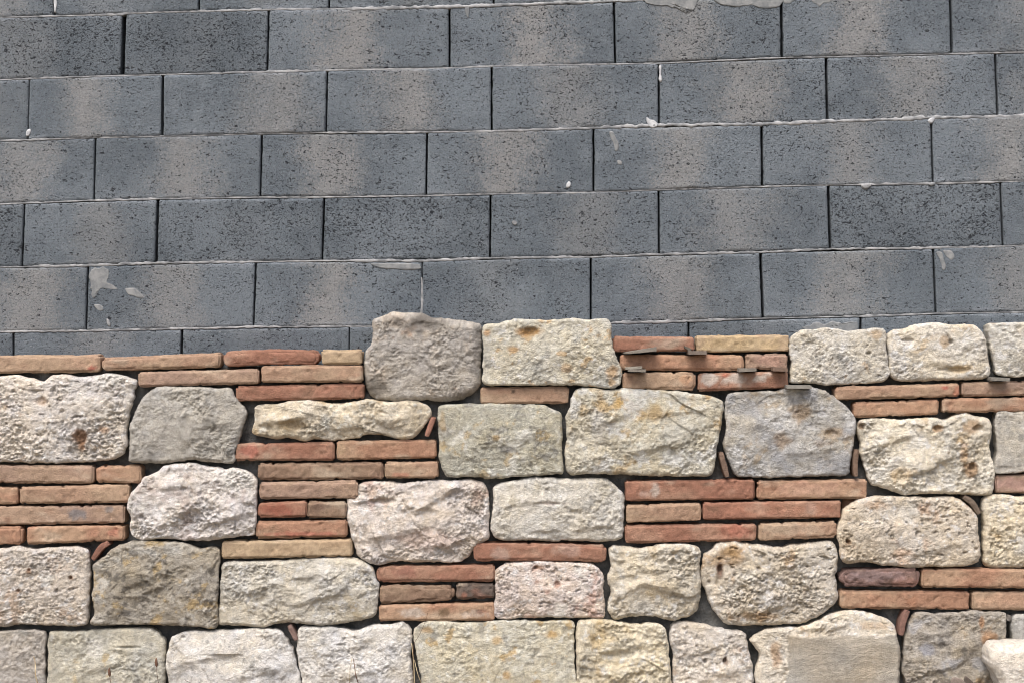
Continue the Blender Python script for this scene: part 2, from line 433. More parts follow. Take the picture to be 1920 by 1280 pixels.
# ------------------------------------------------------------------ ground
V = []; F = []
xs = np.concatenate([np.linspace(-60, -4, 12), np.linspace(-3.6, 3.6, 40), np.linspace(4, 60, 12)])
ys = np.concatenate([np.linspace(-60, -6, 12), np.linspace(-5.5, 2, 40), np.linspace(3, 60, 12)])
GX, GY = np.meshgrid(xs, ys); GP = np.stack([GX.ravel(), GY.ravel(), GX.ravel() * 0], 1)
GP[:, 2] = .012 * fbm(GP, 1.3, 3, 4) * (np.hypot(GP[:, 0], GP[:, 1]) < 8) - .004
n = len(xs)
F = [(j * n + i, j * n + i + 1, (j + 1) * n + i + 1, (j + 1) * n + i) for j in range(len(ys) - 1) for i in range(n - 1)]
tag(link('ground', mesh('ground', GP, F, M_GROUND)), None, None, kind='structure')

# ------------------------------------------------------------------ the wall of grey concrete blocks
YB = .115
wall = bpy.data.objects.new('concrete_block_wall', None); C.objects.link(wall); wall.location = (0, YB, 0)
tag(wall, 'tall wall of blue-grey porous concrete blocks rising behind the stones and bricks', 'block wall')
BED = [
 [(-400, 44), (0, 33), (230, 27), (234, 25), (500, 18), (640, 17), (843, 13), (1152, 2), (1300, -2), (1920, -18), (2300, -28)],
 [(-400, 162), (0, 150), (100, 146), (228, 142), (305, 140), (500, 135), (610, 132), (843, 128), (922, 124), (1235, 119), (1467, 108), (1550, 107), (1785, 101), (1920, 98), (2300, 90)],
 [(-400, 276), (0, 264), (180, 258), (305, 256), (490, 251), (610, 249), (800, 248), (922, 246), (1113, 240), (1235, 235), (1428, 233), (1552, 228), (1748, 221), (1920, 218), (2300, 208)],
 [(-400, 396), (0, 383), (45, 381), (175, 376), (295, 373), (490, 370), (607, 370), (800, 367), (920, 364), (1113, 361), (1235, 356), (1430, 350), (1552, 347), (1750, 344), (1878, 341), (1920, 340), (2300, 330)],
 [(-400, 512), (0, 501), (165, 498), (292, 493), (475, 491), (605, 489), (790, 489), (918, 484), (1107, 482), (1235, 477), (1427, 473), (1555, 467), (1750, 465), (1880, 462), (1920, 460), (2300, 450)],
 [(-400, 632), (0, 622), (160, 620), (343, 616), (475, 613), (650, 612), (790, 612), (905, 608), (1107, 606), (1290, 602), (1430, 597), (1615, 593), (1755, 588), (1920, 585), (2300, 576)],
]
def bed(i, x):
    if i < 0: return bed(0, x) - 117 * -i
    if i > 5: return bed(5, x) + 119 * (i - 5)
    a = np.array(BED[i]); return float(np.interp(x, a[:, 0], a[:, 1]))
# joints: (x at top, x at bottom, half width px)
JT = {
 -1: [(-420,) * 2, (-40, -42), (235, 232), (505, 504), (783, 783), (1080, 1080), (1390, 1392), (1700, 1703), (2020, 2024), (2330, 2330)],
 0: [(-430,) * 2, (-200, -204), (101, 102), (373, 373), (617, 617), (925, 926), (1238, 1238), (1545, 1546), (1862, 1864), (2180, 2184)],
 1: [(-380, -384), (-75, -80), (233, 229, 4), (504, 501), (843, 843), (1151, 1154), (1465, 1467, 2.6), (1782, 1785, 2.4), (2100, 2104)],
 2: [(-560, -560), (-250, -255), (55, 52, 1), (305, 304, 2.4), (614, 611), (922, 922), (1235, 1236), (1549, 1552, 2.4), (1866, 1871), (2185, 2190)],
 3: [(-440, -446), (-130, -134), (179, 176), (491, 488), (801, 799), (1113, 1113), (1428, 1430, 2.4), (1746, 1750), (2065, 2070)],
 4: [(-580, -584), (-265, -270), (46, 41), (296, 292, 2.6), (608, 604), (920, 919), (1235, 1236), (1553, 1557, 2.4), (1876, 1881), (2195, 2200)],
 5: [(-460, -466), (-150, -154), (165, 161), (480, 475), (792, 790, 1), (1108, 1108), (1426, 1431, 2.4), (1750, 1755), (2070, 2076)],
 6: [(-600, -604), (-285, -290), (25, 25), (341, 339, 2.2), (655, 654, .9), (972, 972), (1291, 1291), (1614, 1614, 2.2), (1935, 1938), (2255, 2258)],
}
# per block in view: band centre (0-1), band strength, tone, pores
BT = {
 -1: {}, 0: {2: (.3, .2, .46, .5), 3: (.5, .25, .46, .4), 4: (.5, .3, .46, .5), 5: (.5, .6, .52, .6), 6: (.5, .5, .5, .6)},
 1: {1: (.35, .35, .40, 1.), 2: (.5, .06, .38, .95), 3: (.42, 1., .50, .5), 4: (.52, 1., .52, .5), 5: (.42, .85, .50, .6), 6: (.48, 1., .53, .45), 7: (.5, .7, .5, .4)},
 2: {1: (.7, .3, .42, .3), 2: (.42, .85, .52, .3), 3: (.68, .75, .49, .4), 4: (.48, .9, .50, .5), 5: (.48, .6, .48, .7), 6: (.52, .9, .49, .5), 7: (.5, .8, .49, .7), 8: (.3, .5, .49, .5)},
 3: {1: (.55, .8, .49, .3), 2: (.52, .85, .45, .3), 3: (.4, .9, .49, .5), 4: (.45, 1., .49, .5), 5: (.52, .9, .50, .4), 6: (.5, .7, .49, .6), 7: (.45, .9, .53, .4)},
 4: {1: (.5, .1, .36, 1.), 2: (.55, .55, .46, .45), 3: (.5, .08, .43, .9), 4: (.5, .0, .42, 1.), 5: (.58, .5, .46, .7), 6: (.45, .7, .47, .5), 7: (.5, .0, .42, 1.15), 8: (.4, .5, .50, .4)},
 5: {1: (.65, .9, .50, .3), 2: (.5, .75, .48, .45), 3: (.45, .95, .50, .5), 4: (.42, .3, .46, .6), 5: (.5, .8, .47, .4), 6: (.5, .85, .47, .4), 7: (.5, .7, .50, .5)},
 6: {1: (.5, .0, .40, .6), 2: (.5, .6, .47, .3), 3: (.5, .15, .42, .4), 4: (.5, .0, .38, .5), 5: (.5, .0, .44, .5), 6: (.5, .1, .44, .4), 7: (.5, .0, .46, .5), 8: (.5, .0, .46, .6)},
}
noc = lambda P, seed: np.full((len(P), 3), .5)
for row, js in JT.items():
    for i in range(len(js) - 1):
        a, b_ = js[i], js[i + 1]
        ga, gb = (a[2] if len(a) > 2 else 1.7), (b_[2] if len(b_) > 2 else 1.7)
        xlt, xlb, xrt, xrb = a[0] + ga, a[1] + ga, b_[0] - gb, b_[1] - gb
        xl, xr = (xlt + xlb) / 2, (xrt + xrb) / 2
        if xr < -420 or xl > 2340: continue
        sd_ = 100 + row * 31 + i
        rnd = random.Random(sd_)
        yy = YB + rnd.uniform(-.0015, .002)
        top = .3 if rnd.random() < .6 else .9
        q = (xl, xr, bed(row - 1, xl) + 1.1 + top, bed(row - 1, xr) + 1.1 + top, bed(row, xl) - 1.1, bed(row, xr) - 1.1)
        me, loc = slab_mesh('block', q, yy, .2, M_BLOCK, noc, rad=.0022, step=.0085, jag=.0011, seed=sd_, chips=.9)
        # lean of the joints
        co = np.empty(len(me.vertices) * 3); me.vertices.foreach_get('co', co); co = co.reshape(-1, 3)
        hw = (W(xr, 0, yy)[0] - W(xl, 0, yy)[0]) / 2; hh = np.abs(co[:, 2]).max()
        sh = ((xlt - xlb) * (1 - (co[:, 0] / hw + 1) / 2) + (xrt - xrb) * (co[:, 0] / hw + 1) / 2) * PX
        co[:, 0] += sh * co[:, 2] / (2 * hh)
        me.vertices.foreach_set('co', co.ravel()); me.update()
        o = link('block', me, (loc[0], loc[1] - YB, loc[2]), wall)
        o.color = BT[row].get(i, (rnd.uniform(.35, .65), rnd.uniform(.2, .9), .48, rnd.uniform(.3, .8)))
# mortar beds
def ribbon(i, x0, x1, seed, white):
    """squeezed-out mortar along one bed joint"""
    V = []; F = []; n = int((x1 - x0) / 2.2)
    xs = np.linspace(x0, x1, n)
    P = np.stack([(xs - 960) * PX, xs * 0, xs * 0 + i], 1)
    a = gn(P, 5, seed); b1 = fbm(P, 28, 4, seed + 1, gain=.7); c = fbm(P, 40, 3, seed + 2, gain=.7)
    w0 = np.array([white(x) for x in xs])
    fr = -.0012 + .0020 * a + .0012 * c + .0032 * w0           # how far it stands proud
    up = (1.3 + 1.0 * b1 + w0 * (1.7 + 2.6 * np.clip(b1, -.6, 1))) * PX; dn = (1.3 + 1.1 * c + w0 * (2. + 2.2 * np.clip(c, -.6, 1))) * PX
    for k, x in enumerate(xs):
        X, Z = W(x, bed(i, x), YB)
        for (dy, dz) in ((.03, up[k] * .9), (max(.0006, -fr[k]) if fr[k] < 0 else -.0004, up[k]), (-fr[k], up[k] * .45), (-fr[k], -dn[k] * .45), (max(.0006, -fr[k]) if fr[k] < 0 else -.0004, -dn[k]), (.03, -dn[k] * .9)):
            V.append((X, dy, Z + dz))
        if k:
            for q in range(5):
                F.append(((k - 1) * 6 + q, k * 6 + q, k * 6 + q + 1, (k - 1) * 6 + q + 1))
    F = [tuple(reversed(f)) for f in F]
    return mesh('mortar_joint', np.array(V), F, M_MORTAR)
def bumpf(*rs):
    def f(x):
        v = 0
        for (a, b_, s) in rs:
            if a < x < b_: v = max(v, s * min(1, (x - a) / 25, (b_ - x) / 25))
        return v
    return f
WH = [bumpf((640, 1200, .8), (180, 620, .3)), bumpf((30, 130, .4), (390, 620, .3)), bumpf((0, 120, .3), (600, 805, .45), (870, 1110, .5), (1100, 2000, 1.)),
      bumpf((180, 300, .3), (1600, 1880, .4)), bumpf((50, 480, .5), (640, 930, .6), (930, 1900, .35)), bumpf((0, 480, .3), (460, 660, .4), (1140, 1380, .7), (1600, 1700, .4))]
for i in range(6):
    link('mortar_joint', ribbon(i, -380, 2280, 60 + i * 5, WH[i]), (0, 0, 0), wall)
# dried mortar smears and drips on the blocks
def blob(pts, mat, th=.002, seed=5, parent=wall, name='mortar_smear', kind='smooth', step=.004):
    pts = [tuple(map(float, p.split(','))) for p in pts.split()]
    me, loc = stone_mesh(name, pts, mat, (190, 190, 188), y0=YB - th, depth=th + .002, rim=th * .9, amp=th * .3, kind=kind, seed=seed, bulge=0, jag=.0100 if len(pts) > 9 else .0035, step=step)
    return link(name, me, (loc[0], loc[1] - YB, loc[2]), parent)
for k, (p, m_, th) in enumerate([
    ('168,505 200,503 203,516 200,528 212,535 218,541 200,544 190,540 183,548 178,557 170,553 167,530', M_SMEAR, .0012),
    ('235,541 250,541 262,547 270,558 258,558 248,553 240,552', M_SMEAR, .0012),
    ('176,571 190,573 194,582 186,582 178,576', M_SMEAR, .0012),
    ('200,598 206,603 207,612 202,610', M_MORTAR, .003),
    ('1208,-12 1300,-12 1306,4 1304,18 1296,26 1285,24 1278,14 1255,13 1240,10 1222,8 1208,4', M_SMEAR, .0016),
    ('1335,-12 1463,-12 1463,10 1450,15 1425,15 1410,10 1385,13 1360,10 1345,4', M_SMEAR, .0016),
    ('1522,-8 1560,-8 1556,4 1545,6 1536,14 1530,8 1522,3', M_SMEAR, .0018),
    ('1469,-8 1500,-8 1490,2 1478,6 1470,6', M_SMEAR, .0014),
    ('1236,124 1240,124 1240,142 1242,150 1238,153 1235,148 1237,138', M_WHITE, .004),
    ('1143,248 1150,248 1154,258 1160,268 1159,282 1153,283 1151,270 1145,260', M_SMEAR, .003),
    ('1158,301 1165,304 1166,309 1159,308', M_SMEAR, .003),
    ('1212,219 1218,224 1228,226 1234,236 1222,240 1214,232', M_WHITE, .002),
    ('1062,347 1066,340 1071,346 1068,352 1062,352', M_WHITE, .004),
    ('1616,346 1634,345 1632,350 1625,353 1618,351', M_MORTAR, .005),
    ('1741,345 1752,343 1752,347 1744,348', M_MORTAR, .005),
    ('960,416 966,414 970,419 964,423', M_MORTAR, .004),
    ('1756,474 1766,473 1770,488 1775,500 1769,508 1766,502 1764,490', M_SMEAR, .0014),
    ('1770,470 1785,470 1790,482 1784,488 1776,482', M_SMEAR, .0014),
    ('872,12 880,14 879,26 878,34 874,26 872,18', M_SMEAR, .0016),
    ('100,-8 105,-8 106,8 103,26 101,12', M_WHITE, .003),
    ('50,246 56,242 57,250 50,256', M_WHITE, .003),
    ('790,612 794,560 791,520 789,560', M_MORTAR, .002),
    ('1741,224 1753,221 1751,229 1744,231', M_WHITE, .004),
    ('1490,624 1500,612 1512,617 1530,604 1548,610 1560,603 1580,607 1602,602 1612,612 1600,624 1560,622 1520,626', M_SMEAR, .0014),
    ('700,494 778,495 788,500 784,505 720,503', M_SMEAR, .0014),
]):
    blob(p, m_, th, 300 + k, step=.003)
# unseen slab added behind the blocks to keep sky light out of open joints
bm_v = [(-2.4, .206, 1.0), (2.4, .206, 1.0), (2.4, .26, 1.0), (-2.4, .26, 1.0), (-2.4, .206, 2.45), (2.4, .206, 2.45), (2.4, .26, 2.45), (-2.4, .26, 2.45)]
bm_f = [(0, 1, 5, 4), (1, 2, 6, 5), (2, 3, 7, 6), (3, 0, 4, 7), (4, 5, 6, 7), (3, 2, 1, 0)]
link('sky_blocker_slab', mesh('sky_blocker_slab', np.array(bm_v), bm_f, M_BED, smooth=False), (0, 0, 0), wall)

# ------------------------------------------------------------------ mortar backing seen in the gaps between stones
xs = np.linspace(-2.15, 2.15, 300); zs = np.linspace(-.05, 1.04, 90)
def ledge(x):     # top of the lower masonry, metres; the backing stays below it
    px = x / PX + 960
    t = np.interp(px, [-400, 0, 670, 700, 900, 1150, 1160, 1480, 1500, 2300], [690, 690, 685, 640, 640, 640, 660, 660, 650, 650])
    return ZC + (640 - t) * PX
GX, GZ = np.meshgrid(xs, zs); P = np.stack([GX.ravel(), GX.ravel() * 0, GZ.ravel()], 1)
P[:, 2] = P[:, 2] / 1.04 * (ledge(P[:, 0]))
P[:, 1] = .056 + .018 * fbm(P, 9, 4, 77, gain=.6)
nn = len(xs); nz_ = len(zs)
F = [(j * nn + i, j * nn + i + 1, (j + 1) * nn + i + 1, (j + 1) * nn + i) for j in range(nz_ - 1) for i in range(nn - 1)]
# top shelf back to the blocks, and sides
top = np.array([(x, .118, ledge(x)) for x in xs]); b0 = len(P); P = np.concatenate([P, top])
F += [((nz_ - 1) * nn + i, (nz_ - 1) * nn + i + 1, b0 + i + 1, b0 + i) for i in range(nn - 1)]
bed_o = link('mortar_backing', mesh('mortar_backing', P, F, M_BED))
tag(bed_o, 'dark grey mortar showing in the gaps behind the stones and bricks', 'mortar')

# ------------------------------------------------------------------ stones
OCH = (176, 135, 78); GRY = (140, 138, 132); DRK = (92, 88, 82); PNK = (200, 165, 150); WHT = (226, 222, 212); BLU = (160, 162, 168)
G = 'rough stones of the lower wall'
STONES = [
 dict(l='large knobbly white pitted stone at left edge below the top tan bricks', c=(215, 207, 197), k='pit', amp=.0085, s=[(OCH, .12, 14, .2), (WHT, .35, 9, .3)],
      b=[(150, 820, 16, 22, (150, 105, 65), .8), (195, 805, 14, 8, (185, 140, 100), .6), (78, 752, 14, 10, (190, 155, 120), .5)], h=[(152, 820, 13, 20, .012), (100, 735, 5, 12, .01), (78, 752, 14, 10, .008)],
      p='-110,708 -60,705 -10,706 25,703 60,708 80,714 98,703 130,703 150,706 185,702 200,699 225,702 252,712 256,722 250,735 250,745 243,770 238,800 237,835 225,855 195,863 150,866 80,868 0,866 -60,864 -115,860 -118,780'),
 dict(l='smooth rounded grey stone between the white pitted stone and the long yellow stone', c=(152, 149, 141), k='smooth', amp=.011, m='s', s=[(DRK, .1, 16, .15), ((165, 160, 150), .35, 8, .3)],
      b=[(420, 830, 22, 22, (190, 186, 176), .6), (428, 845, 12, 10, (90, 88, 84), .6), (395, 790, 14, 12, (95, 92, 86), .5)], h=[(350, 800, 10, 26, .004)],
      p='258,762 268,745 282,732 300,724 345,724 380,725 400,727 430,727 438,740 447,751 462,770 462,780 454,800 450,815 443,835 440,850 436,868 400,867 360,862 330,866 300,868 245,866 240,855 241,810 246,785'),
 dict(l='big brownish grey weathered stone standing highest against the blocks', c=(152, 147, 139), k='smooth', amp=.013, m='s', s=[((182, 168, 150), .35, 9, .3), (DRK, .12, 14, .2), ((150, 118, 88), .12, 12, .2)], rim=.026,
      b=[(790, 605, 60, 22, (98, 94, 90), .75), (705, 728, 26, 26, (96, 90, 82), .75), (865, 738, 30, 12, (108, 100, 90), .6), (895, 660, 8, 50, (110, 104, 98), .5)], h=[(800, 610, 30, 10, .006)],
      p='697,610 700,598 715,593 735,586 760,586 785,587 810,594 835,597 870,602 890,605 902,612 903,650 902,700 899,725 880,741 860,750 838,754 805,750 770,752 725,751 700,747 688,735 683,715 682,680 684,660 694,645 698,625'),
 dict(l='squared cream stone with orange rust spots, right of the brownish grey one', c=(203, 199, 180), k='rough', amp=.0065, rim=.010, s=[((196, 158, 100), .22, 20, .14), (GRY, .2, 16, .2)],
      b=[(992, 622, 26, 12, (160, 122, 72), .8), (962, 655, 14, 8, (190, 145, 85), .7), (912, 625, 8, 10, (185, 140, 90), .7), (1150, 700, 14, 16, (196, 160, 115), .7), (1060, 690, 12, 10, (190, 150, 100), .5)], h=[(992, 622, 22, 10, .006)],
      p='905,612 935,606 955,600 990,598 1030,600 1060,597 1080,596 1100,599 1130,598 1143,601 1147,620 1148,645 1155,665 1165,690 1166,710 1160,722 1145,728 1110,724 1060,722 1000,722 950,722 907,720 905,690 906,650'),
 dict(l='finely pitted pale stone on the top course directly right of the slate-shimmed bricks', c=(205, 200, 186), k='pit', amp=.0055, rim=.010, s=[(OCH, .08, 18, .15), (GRY, .25, 22, .2)], b=[(1645, 628, 20, 10, (190, 160, 120), .6)], h=[(1628, 662, 7, 4, .012), (1520, 645, 14, 6, .006)],
      p='1487,628 1500,621 1530,616 1555,614 1590,620 1625,616 1650,615 1662,620 1662,645 1666,680 1669,700 1662,712 1645,718 1600,720 1550,722 1525,718 1485,718 1482,712 1484,680 1480,655 1480,645'),
 dict(l='creamy stone with a long scooped hollow low down, second from right on the top', c=(216, 208, 190), k='rough', amp=.009, s=[((205, 178, 135), .28, 10, .25), (WHT, .25, 9, .25)],
      b=[(1770, 640, 12, 14, (170, 135, 85), .6), (1800, 692, 30, 8, (205, 175, 125), .6)], h=[(1790, 692, 34, 7, .012), (1783, 641, 6, 6, .012), (1700, 638, 16, 5, .008)],
      p='1668,625 1680,618 1700,615 1720,608 1760,606 1790,608 1820,608 1832,610 1845,625 1853,650 1857,680 1858,700 1850,708 1820,712 1780,712 1750,714 1720,715 1690,714 1675,708 1668,690 1668,665 1665,640'),
 dict(l='pale stone cut off by the frame at the right end of the top course', c=(208, 204, 190), k='rough', amp=.007, rim=.010, s=[(OCH, .1, 14, .2), (GRY, .2, 16, .2)],
      p='1854,612 1862,606 1890,605 1925,604 1980,604 2040,606 2050,640 2046,700 1980,705 1925,706 1890,706 1870,700 1866,680 1858,650'),
 dict(l='long low yellowish broken stone with a red brick pair under it', c=(206, 194, 168), k='rough', amp=.013, rim=.014, s=[((188, 162, 118), .3, 13, .2), (WHT, .2, 12, .2)], b=[(545, 795, 30, 12, (170, 142, 98), .6)], h=[(560, 795, 34, 12, .008), (690, 790, 26, 12, .010), (500, 800, 20, 8, .006)],
      p='478,762 495,757 520,757 545,751 585,750 615,755 640,756 690,748 720,752 745,752 770,750 800,758 808,770 807,782 795,798 783,815 765,824 745,823 720,815 685,815 670,821 640,824 615,826 590,823 570,827 540,820 520,823 490,818 472,812 472,803 478,790 477,775'),
 dict(l='greenish grey mottled squared stone under the single tan brick', c=(181, 179, 160), k='rough', amp=.0075, rim=.012, s=[(GRY, .3, 16, .2), ((216, 214, 204), .38, 12, .2), ((190, 164, 112), .26, 15, .18), (DRK, .14, 26, .15)], b=[(950, 840, 16, 8, (105, 105, 108), .6), (930, 818, 8, 8, (200, 160, 90), .6), (830, 790, 8, 20, (185, 155, 105), .5)],
      p='820,765 835,758 900,756 960,757 1010,758 1035,765 1052,777 1055,800 1054,850 1056,885 1040,888 1000,892 960,894 920,898 880,893 850,895 835,890 826,870 822,840 822,800 821,780'),
 dict(l='widest squared stone of the wall, cream mottled with ochre, left of the bluish grey one', c=(196, 190, 168), k='rough', amp=.009, s=[((190, 160, 108), .42, 9, .2), ((222, 222, 218), .34, 12, .2), (GRY, .12, 14, .15)], b=[(1230, 775, 30, 18, (175, 145, 95), .7), (1120, 800, 20, 40, (208, 206, 204), .5), (1160, 755, 14, 12, (205, 165, 90), .5)],
      p='1075,735 1090,726 1120,727 1150,730 1175,727 1210,730 1260,732 1310,738 1340,744 1355,750 1358,760 1354,790 1350,820 1345,845 1338,880 1328,892 1290,893 1240,892 1180,890 1110,888 1075,890 1064,882 1060,860 1062,820 1061,785 1068,760'),
 dict(l='bluish grey five-sided stone with brown blotches and a sloping upper right corner', c=(180, 178, 172), k='rough', amp=.008, rim=.010, s=[((178, 158, 128), .34, 12, .18), (BLU, .25, 8, .25), ((208, 208, 208), .26, 20, .2)], b=[(1500, 775, 24, 22, (172, 145, 112), .65), (1465, 825, 18, 20, (168, 142, 112), .6), (1560, 810, 20, 12, (165, 140, 110), .6), (1545, 830, 22, 8, (140, 120, 100), .5)], h=[(1560, 812, 16, 9, .009), (1500, 778, 14, 12, .005), (1540, 775, 14, 7, .006)],
      p='1361,745 1375,735 1420,733 1460,732 1480,725 1505,725 1535,728 1560,740 1580,755 1598,772 1606,788 1605,810 1600,840 1594,875 1590,890 1550,892 1480,894 1400,894 1378,890 1370,870 1358,840 1362,800 1360,770'),
 dict(l='bright cream stone with deep brown holes along its right side', c=(220, 211, 188), k='rough', amp=.012, s=[((205, 172, 118), .25, 10, .25), (WHT, .3, 8, .25)], b=[(1820, 875, 16, 22, (150, 110, 66), .75), (1825, 800, 22, 14, (165, 125, 78), .6), (1758, 802, 14, 8, (165, 122, 72), .7), (1615, 798, 8, 10, (130, 95, 60), .7), (1806, 845, 10, 30, (196, 150, 95), .5)],
      h=[(1822, 875, 8, 10, .016), (1832, 802, 12, 8, .012), (1758, 802, 11, 6, .013), (1808, 890, 7, 16, .010), (1616, 798, 8, 8, .010), (1812, 820, 8, 7, .01)],
      p='1612,790 1630,785 1660,784 1700,785 1740,782 1775,785 1790,778 1815,774 1830,780 1850,782 1860,790 1862,810 1858,840 1865,870 1867,895 1860,925 1830,928 1790,926 1750,925 1700,928 1680,922 1650,912 1633,905 1624,885 1618,865 1612,850 1615,830 1608,810'),
 dict(l='grey-cream stone at the right edge above the single pinkish brick', c=(186, 181, 168), k='rough', amp=.006, rim=.008, s=[(GRY, .3, 14, .2)],
      p='1868,775 1885,770 1900,772 1960,768 2010,770 2060,772 2062,830 2058,885 2010,886 1960,888 1920,884 1868,886 1870,850 1867,810'),
 dict(l='pinkish white broken stone sitting between two stacks of flat bricks at left', c=(216, 209, 203), k='rough', amp=.014, s=[(WHT, .3, 9, .25), ((196, 178, 168), .25, 10, .25)], h=[(400, 960, 40, 14, .008), (345, 915, 8, 4, .008), (265, 968, 6, 7, .01)],
      p='262,905 268,895 290,886 310,872 330,869 365,868 400,875 420,880 435,877 455,880 475,893 482,905 480,940 481,970 479,990 475,1003 450,1006 415,1010 380,1014 340,1012 300,1010 265,1012 247,1005 242,990 243,970 236,950 242,932 246,920'),
 dict(l='dark speckled grey-brown stone with black and ochre lichen, second in its course from the left', c=(164, 155, 137), k='rough', amp=.0085, rim=.010, s=[((190, 162, 108), .36, 16, .18), (DRK, .30, 26, .14), ((206, 202, 192), .24, 18, .15)], b=[(300, 1030, 60, 12, (196, 194, 188), .6), (235, 1150, 14, 10, (80, 78, 76), .7), (185, 1160, 14, 12, (205, 200, 190), .7), (250, 1090, 40, 20, (100, 95, 86), .4)],
      p='210,1028 230,1020 260,1012 300,1015 340,1016 370,1026 380,1027 395,1025 408,1028 412,1040 409,1080 408,1130 406,1176 370,1175 320,1172 260,1171 210,1172 175,1172 168,1165 175,1150 172,1120 174,1080 173,1060 185,1050 200,1038'),
 dict(l='beige pitted stone at the left edge under the lowest orange bricks', c=(208, 197, 183), k='pit', amp=.006, s=[((196, 168, 140), .25, 10, .25), (WHT, .2, 10, .2)], b=[(55, 1068, 6, 7, (165, 120, 80), .7), (133, 1082, 6, 7, (165, 120, 80), .7), (35, 1106, 6, 6, (165, 120, 80), .7)], h=[(55, 1068, 4, 4, .012), (133, 1082, 4, 4, .012), (35, 1106, 4, 4, .012), (107, 1107, 4, 5, .01)],
      p='-115,1030 -60,1028 0,1028 30,1023 60,1028 120,1025 150,1025 165,1033 168,1055 167,1110 163,1160 155,1172 130,1174 80,1172 40,1171 0,1176 -60,1174 -118,1170'),
 dict(l='long cream stone under the pale yellow brick, left of the three-brick stack', c=(204, 197, 178), k='rough', amp=.010, s=[((190, 170, 130), .25, 11, .22), (WHT, .2, 10, .2), (GRY, .12, 14, .2)], h=[(560, 1090, 40, 10, .004)],
      p='415,1060 430,1052 470,1052 520,1050 570,1047 620,1045 660,1046 680,1052 698,1065 706,1085 711,1100 708,1130 705,1150 690,1160 650,1168 610,1172 570,1170 530,1168 505,1173 490,1177 460,1174 425,1173 408,1168 410,1140 412,1100 414,1080'),
 dict(l='big pink-tinged white stone with a diagonal ridge near the middle of the photo', c=(219, 208, 198), k='rough', amp=.015, rim=.020, s=[(PNK, .22, 9, .25), (WHT, .3, 9, .25)], b=[(700, 925, 26, 14, (196, 176, 156), .6), (895, 930, 14, 40, (190, 172, 156), .5), (800, 1010, 80, 22, (208, 180, 164), .5), (712, 935, 16, 10, (170, 145, 120), .5)], h=[(720, 938, 30, 9, .010), (780, 960, 50, 12, .008), (858, 933, 6, 5, .01)],
      p='668,915 680,903 720,902 760,905 800,900 850,900 885,898 905,905 915,920 918,950 917,990 915,1010 900,1020 885,1035 870,1050 850,1055 810,1053 780,1055 740,1053 710,1060 690,1055 672,1045 662,1020 655,995 650,970 650,940 652,932 665,930'),
 dict(l='smooth-topped chalky stone between the big pink-tinged stone and the red brick stack', c=(208, 204, 192), k='smooth', amp=.010, rim=.014, s=[((190, 180, 155), .2, 12, .2), (WHT, .3, 8, .3), (GRY, .1, 16, .2)], b=[(1030, 942, 34, 5, (180, 160, 150), .5)], h=[(1030, 943, 34, 4, .005), (1010, 1000, 20, 8, .006), (1080, 960, 30, 6, .004)],
      p='925,915 940,905 965,900 1000,894 1040,896 1080,897 1120,896 1145,902 1160,915 1170,925 1171,960 1168,1000 1164,1010 1130,1016 1090,1014 1060,1013 1030,1015 990,1012 950,1013 930,1008 920,990 921,970 924,940'),
 dict(l='small pink blotched pitted stone under the bowed red brick', c=(216, 200, 189), k='pit', amp=.008, rim=.012, s=[((205, 160, 140), .22, 11, .2), (WHT, .25, 10, .25)], b=[(1010, 1062, 16, 6, (150, 110, 80), .6), (1045, 1094, 10, 8, (165, 115, 90), .7)], h=[(1005, 1063, 6, 5, .01), (1028, 1062, 5, 5, .01), (1045, 1094, 7, 7, .01)],
      p='930,1070 940,1060 960,1053 990,1052 1010,1049 1040,1052 1080,1054 1110,1057 1128,1070 1132,1085 1133,1120 1133,1157 1100,1158 1040,1158 980,1159 930,1157 929,1110'),
 dict(l='cream chiselled stone with a pyramid-like bump, between pink pitted and bigger holed stones', c=(208, 198, 175), k='rough', amp=.014, rim=.018, s=[((196, 170, 122), .22, 10, .22), (WHT, .25, 9, .25)], h=[(1180, 1085, 26, 10, .008), (1270, 1110, 20, 16, .006)],
      p='1142,1035 1150,1023 1175,1025 1200,1027 1230,1022 1260,1019 1290,1020 1305,1023 1314,1035 1314,1070 1316,1100 1312,1130 1303,1150 1280,1160 1262,1164 1235,1158 1200,1155 1175,1158 1155,1162 1142,1150 1140,1130 1146,1110 1138,1080 1146,1065'),
 dict(l='big rounded cream stone with an ochre top corner and one dark hole at its left', c=(209, 198, 178), k='pit', amp=.010, rim=.020, s=[((190, 155, 110), .25, 10, .22), (WHT, .2, 9, .25)], b=[(1365, 1033, 28, 16, (182, 146, 98), .75), (1350, 1068, 8, 14, (110, 70, 45), .8), (1420, 1155, 40, 10, (190, 155, 115), .5)], h=[(1350, 1066, 6, 11, .018), (1345, 1090, 5, 10, .008), (1460, 1090, 20, 10, .004)],
      p='1320,1043 1335,1030 1345,1018 1375,1013 1400,1018 1430,1022 1460,1026 1490,1020 1530,1016 1555,1013 1567,1020 1573,1040 1571,1070 1567,1078 1573,1110 1572,1125 1560,1140 1535,1155 1510,1168 1470,1171 1420,1173 1380,1173 1360,1168 1347,1155 1335,1140 1325,1110 1317,1095 1315,1070'),
 dict(l='peach and cream rounded stone with a curved chip at its upper right', c=(213, 199, 176), k='pit', amp=.009, rim=.018, s=[((208, 172, 140), .25, 9, .22), (WHT, .18, 9, .25)], b=[(1640, 945, 30, 10, (190, 155, 120), .5), (1591, 1015, 6, 6, (120, 85, 55), .8)], h=[(1591, 1015, 5, 5, .016), (1770, 968, 10, 3, .008), (1760, 980, 10, 4, .006)],
